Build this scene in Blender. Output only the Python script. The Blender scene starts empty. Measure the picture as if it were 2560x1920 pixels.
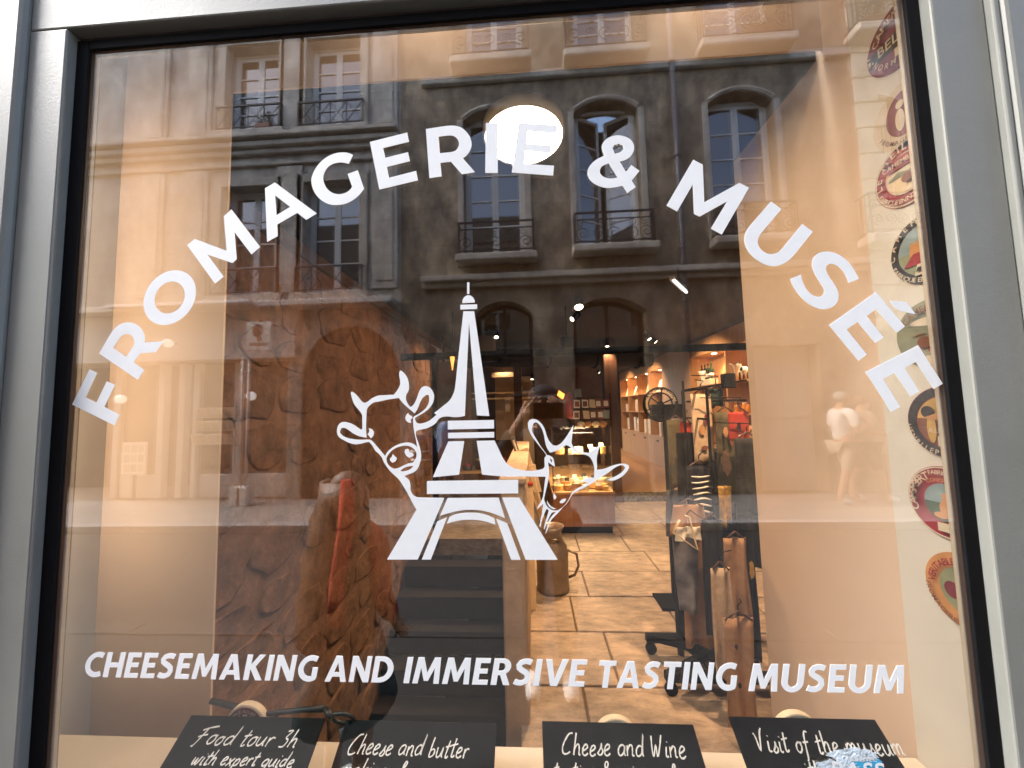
import bpy, bmesh, math, random
from math import sin, cos, pi, radians, sqrt, atan2
from mathutils import Vector, Matrix
from mathutils.geometry import tessellate_polygon

# ------------------------------------------------------------------ camera, sky, sun, exposure
SC = bpy.context.scene
COL = SC.collection
CAMH, CAMD = 1.70, 0.85            # lens height, lens to shop glass
YAW, PITCH, ROLL, FPX = -0.05391126, 0.07155199, -0.02301226, 900.0
FWD = Vector((sin(YAW)*cos(PITCH), cos(YAW)*cos(PITCH), sin(PITCH)))
_r0 = FWD.cross(Vector((0, 0, 1))).normalized()
_u0 = _r0.cross(FWD)
RIGHT = cos(ROLL)*_r0 + sin(ROLL)*_u0
UPV = RIGHT.cross(FWD)
CAMPOS = Vector((0, -CAMD, CAMH))
cam = bpy.data.cameras.new("camera")
cam.sensor_width = 36.0
cam.lens = 36.0*FPX/2560.0
cam.clip_start = 0.05
cam.clip_end = 400
camo = bpy.data.objects.new("camera", cam)
M3 = Matrix((RIGHT, UPV, -FWD)).transposed()
camo.matrix_world = Matrix.Translation(CAMPOS) @ M3.to_4x4()
COL.objects.link(camo)
SC.camera = camo

SUN_EL, SUN_AZ = radians(46), radians(-80)    # soft light coming along the street from the left
world = bpy.data.worlds.new("World")
SC.world = world
world.use_nodes = True
wn = world.node_tree.nodes
wl = world.node_tree.links
for n in list(wn): wn.remove(n)
sky = wn.new("ShaderNodeTexSky")
sky.sky_type = 'NISHITA'
sky.sun_disc = False
sky.sun_elevation = SUN_EL
sky.sun_rotation = SUN_AZ
sky.air_density = 1.0
sky.dust_density = 3.0
bg = wn.new("ShaderNodeBackground")
bg.inputs['Strength'].default_value = 0.15
wo = wn.new("ShaderNodeOutputWorld")
wl.new(sky.outputs[0], bg.inputs[0])
wl.new(bg.outputs[0], wo.inputs[0])
sl = bpy.data.lights.new("sun", 'SUN')
sl.energy = 1.5
sl.angle = radians(25)
sl.color = (1.0, 0.96, 0.9)
so = bpy.data.objects.new("sun", sl)
# direction towards the sun: left along the street, a little over the opposite roofs
sdir = Vector((sin(SUN_AZ)*cos(SUN_EL), cos(SUN_AZ)*cos(SUN_EL)*-1, sin(SUN_EL)))
so.rotation_euler = sdir.to_track_quat('Z', 'Y').to_euler()
so.location = (-6, -3, 14)
COL.objects.link(so)
SC.view_settings.view_transform = 'Standard'
SC.view_settings.look = 'None'
SC.view_settings.exposure = 2.88
SC.view_settings.gamma = 1
SC.view_settings.use_curve_mapping = False
SC.render.engine = 'CYCLES'
SC.cycles.use_denoising = True
SC.cycles.max_bounces = 8
SC.cycles.transparent_max_bounces = 12
SC.cycles.sample_clamp_indirect = 6
SC.cycles.caustics_reflective = False
SC.cycles.caustics_refractive = False

# ------------------------------------------------------------------ helpers
def ray(px, py):
    return RIGHT*((px-1280)/FPX) + UPV*(-(py-960)/FPX) + FWD
def at(px, py, d):                 # point of the shop at distance d from the lens, measured square to the glass
    v = ray(px, py); v = v*(d/v.y); return CAMPOS+v
def atz(px, py, z):                # where that line of sight meets height z
    v = ray(px, py); return CAMPOS+v*((z-CAMH)/v.z)
def atx(px, py, x):                # where it meets the plane X = x
    v = ray(px, py); return CAMPOS+v*(x/v.x)
FAC = 6.75                         # opposite house fronts: mirrored distance
FY = -(FAC-CAMD)
def fx(px, py, d=FAC):             # (X, Z) on the opposite front from its mirror image
    p = at(px, py, d); return p.x, p.z

def rnd(a, b): return random.uniform(a, b)

class MB:
    def __init__(s): s.v = []; s.f = []
    def quad(s, a, b, c, d):
        n = len(s.v); s.v += [a, b, c, d]; s.f.append((n, n+1, n+2, n+3)); return s
    def box(s, x0, x1, y0, y1, z0, z1):
        n = len(s.v)
        s.v += [(x0,y0,z0),(x1,y0,z0),(x1,y1,z0),(x0,y1,z0),(x0,y0,z1),(x1,y0,z1),(x1,y1,z1),(x0,y1,z1)]
        s.f += [(n,n+3,n+2,n+1),(n+4,n+5,n+6,n+7),(n,n+1,n+5,n+4),(n+1,n+2,n+6,n+5),(n+2,n+3,n+7,n+6),(n+3,n,n+4,n+7)]
        return s
    def obox(s, c, ax, ay, az):    # oriented box: centre, half vectors
        n = len(s.v); c, ax, ay, az = map(Vector, (c, ax, ay, az))
        for k in (-1, 1):
            for (i, j) in ((-1,-1),(1,-1),(1,1),(-1,1)):
                s.v.append(tuple(c+ax*i+ay*j+az*k))
        s.f += [(n,n+3,n+2,n+1),(n+4,n+5,n+6,n+7),(n,n+1,n+5,n+4),(n+1,n+2,n+6,n+5),(n+2,n+3,n+7,n+6),(n+3,n,n+4,n+7)]
        return s
    def bar(s, a, b, w, h=None):   # square bar from a to b
        a, b = Vector(a), Vector(b); d = b-a; h = h or w
        u = d.cross(Vector((0,0,1)))
        if u.length < 1e-6: u = Vector((1,0,0))
        u.normalize(); v = u.cross(d).normalized()
        return s.obox((a+b)/2, u*w/2, v*h/2, d/2)
    def cyl(s, a, b, r0, r1=None, seg=12, cap=True):
        a, b = Vector(a), Vector(b); r1 = r0 if r1 is None else r1
        d = (b-a).normalized(); u = d.orthogonal().normalized(); w = d.cross(u)
        n = len(s.v)
        for (c, r) in ((a, r0), (b, r1)):
            for i in range(seg):
                t = 2*pi*i/seg; s.v.append(tuple(c+(u*cos(t)+w*sin(t))*r))
        for i in range(seg):
            j = (i+1) % seg; s.f.append((n+i, n+j, n+seg+j, n+seg+i))
        if cap:
            s.f.append(tuple(range(n+seg-1, n-1, -1))); s.f.append(tuple(range(n+seg, n+2*seg)))
        return s
    def tube(s, pts, r, seg=6, closed=False):
        pts = [Vector(p) for p in pts]; n0 = len(s.v); m = len(pts)
        prev = None
        for i, p in enumerate(pts):
            a = pts[i-1] if (i > 0 or closed) else p
            b = pts[(i+1) % m] if (i < m-1 or closed) else p
            d = (b-a).normalized()
            if prev is None: u = d.orthogonal().normalized()
            else:
                u = prev-d*prev.dot(d)
                u = u.normalized() if u.length > 1e-6 else d.orthogonal().normalized()
            prev = u; w = d.cross(u)
            rr = r[i] if isinstance(r, (list, tuple)) else r
            for k in range(seg):
                t = 2*pi*k/seg; s.v.append(tuple(p+(u*cos(t)+w*sin(t))*rr))
        for i in range(m if closed else m-1):
            i2 = (i+1) % m
            for k in range(seg):
                k2 = (k+1) % seg
                s.f.append((n0+i*seg+k, n0+i*seg+k2, n0+i2*seg+k2, n0+i2*seg+k))
        if not closed:
            s.f.append(tuple(range(n0+seg-1, n0-1, -1)))
            e = n0+(m-1)*seg; s.f.append(tuple(range(e, e+seg)))
        return s
    def lathe(s, prof, c=(0,0,0), seg=20, axis='z'):
        n0 = len(s.v); c = Vector(c)
        for (r, h) in prof:
            for k in range(seg):
                t = 2*pi*k/seg
                q = Vector((r*cos(t), r*sin(t), h)) if axis == 'z' else (Vector((r*cos(t), h, r*sin(t))) if axis == 'y' else Vector((h, r*cos(t), r*sin(t))))
                s.v.append(tuple(c+q))
        for i in range(len(prof)-1):
            for k in range(seg):
                k2 = (k+1) % seg
                s.f.append((n0+i*seg+k, n0+i*seg+k2, n0+(i+1)*seg+k2, n0+(i+1)*seg+k))
        s.f.append(tuple(range(n0+seg-1, n0-1, -1)))
        e = n0+(len(prof)-1)*seg; s.f.append(tuple(range(e, e+seg)))
        return s
    def ball(s, c, rx, ry=None, rz=None, seg=14, rings=8):
        ry = ry or rx; rz = rz or rx
        prof = []
        n0 = len(s.v)
        for i in range(rings+1):
            a = -pi/2+pi*i/rings
            for k in range(seg):
                t = 2*pi*k/seg
                s.v.append((c[0]+rx*cos(a)*cos(t), c[1]+ry*cos(a)*sin(t), c[2]+rz*sin(a)))
        for i in range(rings):
            for k in range(seg):
                k2 = (k+1) % seg
                s.f.append((n0+i*seg+k, n0+i*seg+k2, n0+(i+1)*seg+k2, n0+(i+1)*seg+k))
        return s
    def poly(s, contours, fr, thick=0.0):
        """flat shape with holes; fr(u,v,w) maps to space, w is depth behind the face"""
        flat = [q for c in contours for q in c]
        tris = tessellate_polygon([[Vector((q[0], q[1], 0)) for q in c] for c in contours])
        n = len(s.v)
        s.v += [tuple(fr(q[0], q[1], 0.0)) for q in flat]
        for t in tris: s.f.append(tuple(n+i for i in t))
        if thick:
            m = len(s.v)
            s.v += [tuple(fr(q[0], q[1], thick)) for q in flat]
            for t in tris: s.f.append(tuple(m+i for i in reversed(t)))
            k = 0
            for c in contours:
                L = len(c)
                for i in range(L):
                    j = (i+1) % L
                    s.f.append((n+k+i, n+k+j, m+k+j, m+k+i))
                k += L
        return s
    def mesh(s, name):
        me = bpy.data.meshes.new(name); me.from_pydata([tuple(v) for v in s.v], [], s.f); me.update(); return me
    def build(s, name, mat, parent=None, smooth=False, bevel=0.0, fix=False, seg=2):
        me = s.mesh(name)
        if fix:
            bm = bmesh.new(); bm.from_mesh(me); bmesh.ops.remove_doubles(bm, verts=bm.verts, dist=1e-5)
            bmesh.ops.recalc_face_normals(bm, faces=bm.faces); bm.to_mesh(me); bm.free()
        return link(name, me, mat, parent, smooth, bevel, seg)

def link(name, me, mat, parent=None, smooth=False, bevel=0.0, seg=2):
    o = bpy.data.objects.new(name, me)
    if mat is not None and len(me.materials) == 0: me.materials.append(mat)
    COL.objects.link(o)
    if parent is not None: o.parent = parent
    if smooth:
        me.polygons.foreach_set("use_smooth", [True]*len(me.polygons))
    if bevel:
        b = o.modifiers.new("bevel", 'BEVEL'); b.width = bevel; b.segments = seg; b.limit_method = 'ANGLE'; b.angle_limit = radians(40)
    return o

def tag(o, label=None, cat=None, group=None, kind=None):
    if label: o["label"] = label
    if cat: o["category"] = cat
    if group: o["group"] = group
    if kind: o["kind"] = kind
    return o
def thing(name, label, cat, group=None):
    o = bpy.data.objects.new(name, None); COL.objects.link(o); o.empty_display_size = 0.1
    return tag(o, label, cat, group)
def struct(o): o["kind"] = "structure"; return o
def copyof(o, parent=None, loc=None):
    c = o.copy(); COL.objects.link(c); c.parent = parent
    if loc is not None: c.location = loc
    return c

# ------------------------------------------------------------------ materials
MATS = {}
def mat(name, col, rough=0.6, var=0.0, scale=8.0, bump=0.0, bscale=60.0, metal=0.0, spec=0.5, emit=None, estr=0.0, col2=None, detail=6.0, stretch=None, coat=0.0, stain=0.0, bdist=0.01, courses=0.0):
    """procedural surface: two colours mixed by noise, fine relief, optional streaks (stretch) and stains"""
    if name in MATS: return MATS[name]
    m = bpy.data.materials.new(name); m.use_nodes = True
    nt = m.node_tree; N = nt.nodes; Lk = nt.links
    b = N["Principled BSDF"]
    b.inputs["Roughness"].default_value = rough
    b.inputs["Metallic"].default_value = metal
    b.inputs["Specular IOR Level"].default_value = spec
    if coat: b.inputs["Coat Weight"].default_value = coat
    c = (*col, 1)
    b.inputs["Base Color"].default_value = c
    vec = None
    if var or bump or stain:
        tc = N.new("ShaderNodeTexCoord"); vec = tc.outputs["Object"]
        if stretch:
            mp = N.new("ShaderNodeMapping"); mp.inputs["Scale"].default_value = stretch
            Lk.new(vec, mp.inputs[0]); vec = mp.outputs[0]
    last = None
    if var:
        no = N.new("ShaderNodeTexNoise"); no.inputs["Scale"].default_value = scale; no.inputs["Detail"].default_value = detail
        no.inputs["Roughness"].default_value = 0.65
        Lk.new(vec, no.inputs["Vector"])
        rp = N.new("ShaderNodeValToRGB")
        c2 = col2 if col2 else tuple(max(0, k*(1-var)) for k in col)
        c1 = col if col2 else tuple(min(1, k*(1+var*0.6)) for k in col)
        rp.color_ramp.elements[0].position = 0.32; rp.color_ramp.elements[0].color = (*c2, 1)
        rp.color_ramp.elements[1].position = 0.68; rp.color_ramp.elements[1].color = (*c1, 1)
        Lk.new(no.outputs["Fac"], rp.inputs[0]); last = rp.outputs[0]
        if rough > 0.15:
            mr = N.new("ShaderNodeMapRange"); mr.inputs[3].default_value = max(0.05, rough-0.12); mr.inputs[4].default_value = min(1, rough+0.12)
            Lk.new(no.outputs["Fac"], mr.inputs[0]); Lk.new(mr.outputs[0], b.inputs["Roughness"])
    if stain:
        n2 = N.new("ShaderNodeTexNoise"); n2.inputs["Scale"].default_value = 1.5; n2.inputs["Detail"].default_value = 12
        n2.inputs["Roughness"].default_value = 0.72
        mps = N.new("ShaderNodeMapping"); mps.inputs["Scale"].default_value = (1.7, 1.7, 0.8)
        Lk.new(tc.outputs["Object"], mps.inputs[0]); Lk.new(mps.outputs[0], n2.inputs["Vector"])
        r2 = N.new("ShaderNodeValToRGB"); r2.color_ramp.elements[0].position = 0.38; r2.color_ramp.elements[1].position = 0.62
        r2.color_ramp.elements[0].color = (1-stain, 1-stain, 1-stain*0.95, 1); r2.color_ramp.elements[1].color = (1, 1, 1, 1)
        Lk.new(n2.outputs["Fac"], r2.inputs[0])
        mx = N.new("ShaderNodeMixRGB"); mx.blend_type = 'MULTIPLY'; mx.inputs[0].default_value = 1
        if last is None: mx.inputs[1].default_value = c
        else: Lk.new(last, mx.inputs[1])
        Lk.new(r2.outputs[0], mx.inputs[2]); last = mx.outputs[0]
    if courses:     # weathered masonry joints, too fine and far to be cut one by one
        mp2 = N.new("ShaderNodeMapping"); mp2.inputs["Rotation"].default_value = (radians(-90), 0, 0)
        Lk.new(tc.outputs["Object"], mp2.inputs[0])
        br = N.new("ShaderNodeTexBrick"); br.inputs["Scale"].default_value = 1.0; br.inputs["Brick Width"].default_value = courses*2.1; br.inputs["Row Height"].default_value = courses
        br.inputs["Mortar Size"].default_value = 0.006; br.inputs["Mortar Smooth"].default_value = 0.6
        br.inputs["Color1"].default_value = (1, 1, 1, 1); br.inputs["Color2"].default_value = (0.86, 0.85, 0.83, 1); br.inputs["Mortar"].default_value = (0.62, 0.6, 0.57, 1)
        Lk.new(mp2.outputs[0], br.inputs["Vector"])
        m3 = N.new("ShaderNodeMixRGB"); m3.blend_type = 'MULTIPLY'; m3.inputs[0].default_value = 1
        Lk.new(last, m3.inputs[1]); Lk.new(br.outputs["Color"], m3.inputs[2]); last = m3.outputs[0]
    if last is not None: Lk.new(last, b.inputs["Base Color"])
    if bump:
        nb = N.new("ShaderNodeTexNoise"); nb.inputs["Scale"].default_value = bscale; nb.inputs["Detail"].default_value = 8
        Lk.new(vec, nb.inputs["Vector"])
        bp = N.new("ShaderNodeBump"); bp.inputs["Strength"].default_value = bump; bp.inputs["Distance"].default_value = bdist
        Lk.new(nb.outputs["Fac"], bp.inputs["Height"]); Lk.new(bp.outputs[0], b.inputs["Normal"])
    if emit:
        b.inputs["Emission Color"].default_value = (*emit, 1); b.inputs["Emission Strength"].default_value = estr
    MATS[name] = m
    return m

def thin_glass(name, refl, tint=(0.94, 0.95, 0.94), bumpy=0.0):
    m = bpy.data.materials.new(name); m.use_nodes = True
    nt = m.node_tree; N = nt.nodes; Lk = nt.links
    for n in list(N): N.remove(n)
    out = N.new("ShaderNodeOutputMaterial"); mix = N.new("ShaderNodeMixShader")
    tr = N.new("ShaderNodeBsdfTransparent"); tr.inputs[0].default_value = (*tint, 1)
    gl = N.new("ShaderNodeBsdfGlossy"); gl.inputs["Roughness"].default_value = 0.0; gl.inputs[0].default_value = (1, 1, 1, 1)
    lw = N.new("ShaderNodeLayerWeight"); lw.inputs[0].default_value = 0.5
    mr = N.new("ShaderNodeMath"); mr.operation = 'POWER'; mr.inputs[1].default_value = 5.0
    ma = N.new("ShaderNodeMath"); ma.operation = 'MULTIPLY_ADD'; ma.inputs[1].default_value = 1-refl; ma.inputs[2].default_value = refl; ma.use_clamp = True
    Lk.new(lw.outputs["Facing"], mr.inputs[0]); Lk.new(mr.outputs[0], ma.inputs[0]); Lk.new(ma.outputs[0], mix.inputs[0])
    Lk.new(tr.outputs[0], mix.inputs[1]); Lk.new(gl.outputs[0], mix.inputs[2]); Lk.new(mix.outputs[0], out.inputs[0])
    if bumpy:
        tc = N.new("ShaderNodeTexCoord"); nb = N.new("ShaderNodeTexNoise"); nb.inputs["Scale"].default_value = 1.3; nb.inputs["Detail"].default_value = 1
        Lk.new(tc.outputs["Object"], nb.inputs["Vector"])
        bp = N.new("ShaderNodeBump"); bp.inputs["Strength"].default_value = bumpy; bp.inputs["Distance"].default_value = 0.01
        Lk.new(nb.outputs["Fac"], bp.inputs["Height"]); Lk.new(bp.outputs[0], gl.inputs["Normal"])
    return m

m_frame = mat("grey_green_paint", (0.205, 0.208, 0.188), 0.5, var=0.10, scale=3, bump=0.06, bscale=180)
m_black = mat("black_metal", (0.008, 0.008, 0.009), 0.7, var=0.2, scale=20, spec=0.06)
m_bronze = mat("dark_bronze_bead", (0.055, 0.036, 0.03), 0.6, var=0.25, scale=14, stretch=(1, 1, 0.2))
m_beadwood = mat("beige_bead", (0.52, 0.44, 0.34), 0.5, var=0.08, scale=12)
m_vinyl = mat("white_vinyl", (0.84, 0.855, 0.87), 0.5, var=0.03, scale=30)
m_panel = mat("beige_panel", (0.63, 0.49, 0.375), 0.62, var=0.05, scale=3, bump=0.03, bscale=220)
m_reveal = mat("pale_reveal", (0.62, 0.59, 0.52), 0.6, var=0.05, scale=5, bump=0.04, bscale=120)
m_shelf = mat("pale_display_shelf", (0.66, 0.58, 0.47), 0.5, var=0.06, scale=6)
m_stone = mat("rubble_stone", (0.30, 0.165, 0.105), 0.95, var=0.5, scale=7, bump=1.0, bscale=16, detail=12, stain=0.35, bdist=0.02)
m_mortar = mat("lime_mortar", (0.31, 0.175, 0.115), 0.95, var=0.35, scale=5, bump=1.0, bscale=14, detail=12, stain=0.35, bdist=0.02)
m_slab = mat("limestone_slab", (0.47, 0.37, 0.28), 0.55, var=0.42, scale=13, bump=0.9, bscale=24, detail=12, stretch=(0.6, 1.5, 1), stain=0.35, bdist=0.02)
m_joint = mat("floor_joint", (0.15, 0.105, 0.07), 0.9, var=0.3, scale=20)
m_ceil = mat("black_ceiling", (0.018, 0.016, 0.015), 0.8, var=0.2, scale=5)
m_wood = mat("oak_veneer", (0.56, 0.34, 0.17), 0.45, var=0.22, scale=5, stretch=(5, 5, 0.5), bump=0.05, bscale=40)
m_darkwood = mat("dark_brown_wood", (0.085, 0.042, 0.026), 0.5, var=0.35, scale=7, stretch=(4, 4, 0.4), bump=0.1, bscale=30)
m_backwall = mat("brown_back_wall", (0.15, 0.095, 0.062), 0.8, var=0.25, scale=4)
m_cream = mat("cream_wall_paint", (0.62, 0.52, 0.38), 0.7, var=0.06, scale=4)
m_slate = mat("chalkboard", (0.010, 0.0105, 0.012), 0.9, var=0.35, scale=3.5, spec=0.12, bump=0.04, bscale=140)
m_chalk = mat("chalk", (0.82, 0.82, 0.80), 0.9, var=0.18, scale=90)
m_ashlar_a = mat("pale_limestone_front", (0.70, 0.65, 0.57), 0.85, var=0.25, scale=2.2, bump=0.4, bscale=22, detail=10, stain=0.5, courses=0.42)
m_ashlar_b = mat("weathered_limestone_front", (0.47, 0.385, 0.275), 0.9, var=0.45, scale=1.8, bump=0.5, bscale=18, detail=12, stain=0.7, courses=0.38)
m_trim = mat("cut_stone_trim", (0.58, 0.53, 0.45), 0.85, var=0.25, scale=4, bump=0.2, bscale=30, stain=0.35)
m_win = mat("white_window_paint", (0.66, 0.66, 0.64), 0.4, var=0.08, scale=9)
m_iron = mat("wrought_iron", (0.012, 0.012, 0.013), 0.5, var=0.3, scale=30)
m_pane = mat("house_window_glass", (0.012, 0.014, 0.016), 0.03, spec=1.0)
m_pane.node_tree.nodes["Principled BSDF"].inputs["IOR"].default_value = 1.9
m_zinc = mat("zinc_pipe", (0.16, 0.16, 0.17), 0.5, metal=0.4, var=0.3, scale=12)
m_asphalt = mat("asphalt", (0.032, 0.032, 0.034), 0.85, var=0.3, scale=60, bump=0.4, bscale=180)
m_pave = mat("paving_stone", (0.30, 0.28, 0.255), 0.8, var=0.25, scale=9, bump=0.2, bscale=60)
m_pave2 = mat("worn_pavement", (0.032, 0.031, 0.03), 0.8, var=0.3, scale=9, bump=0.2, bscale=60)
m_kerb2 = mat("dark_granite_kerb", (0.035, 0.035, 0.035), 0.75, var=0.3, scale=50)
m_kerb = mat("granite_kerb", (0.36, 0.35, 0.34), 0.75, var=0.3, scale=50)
m_glass = thin_glass("shop_glass", 0.13, bumpy=0.006)
m_glass2 = thin_glass("shop_glass_inner", 0.045, (0.97, 0.97, 0.96), bumpy=0.012)
m_caseglass = thin_glass("display_case_glass", 0.06, (0.95, 0.96, 0.95))

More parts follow.
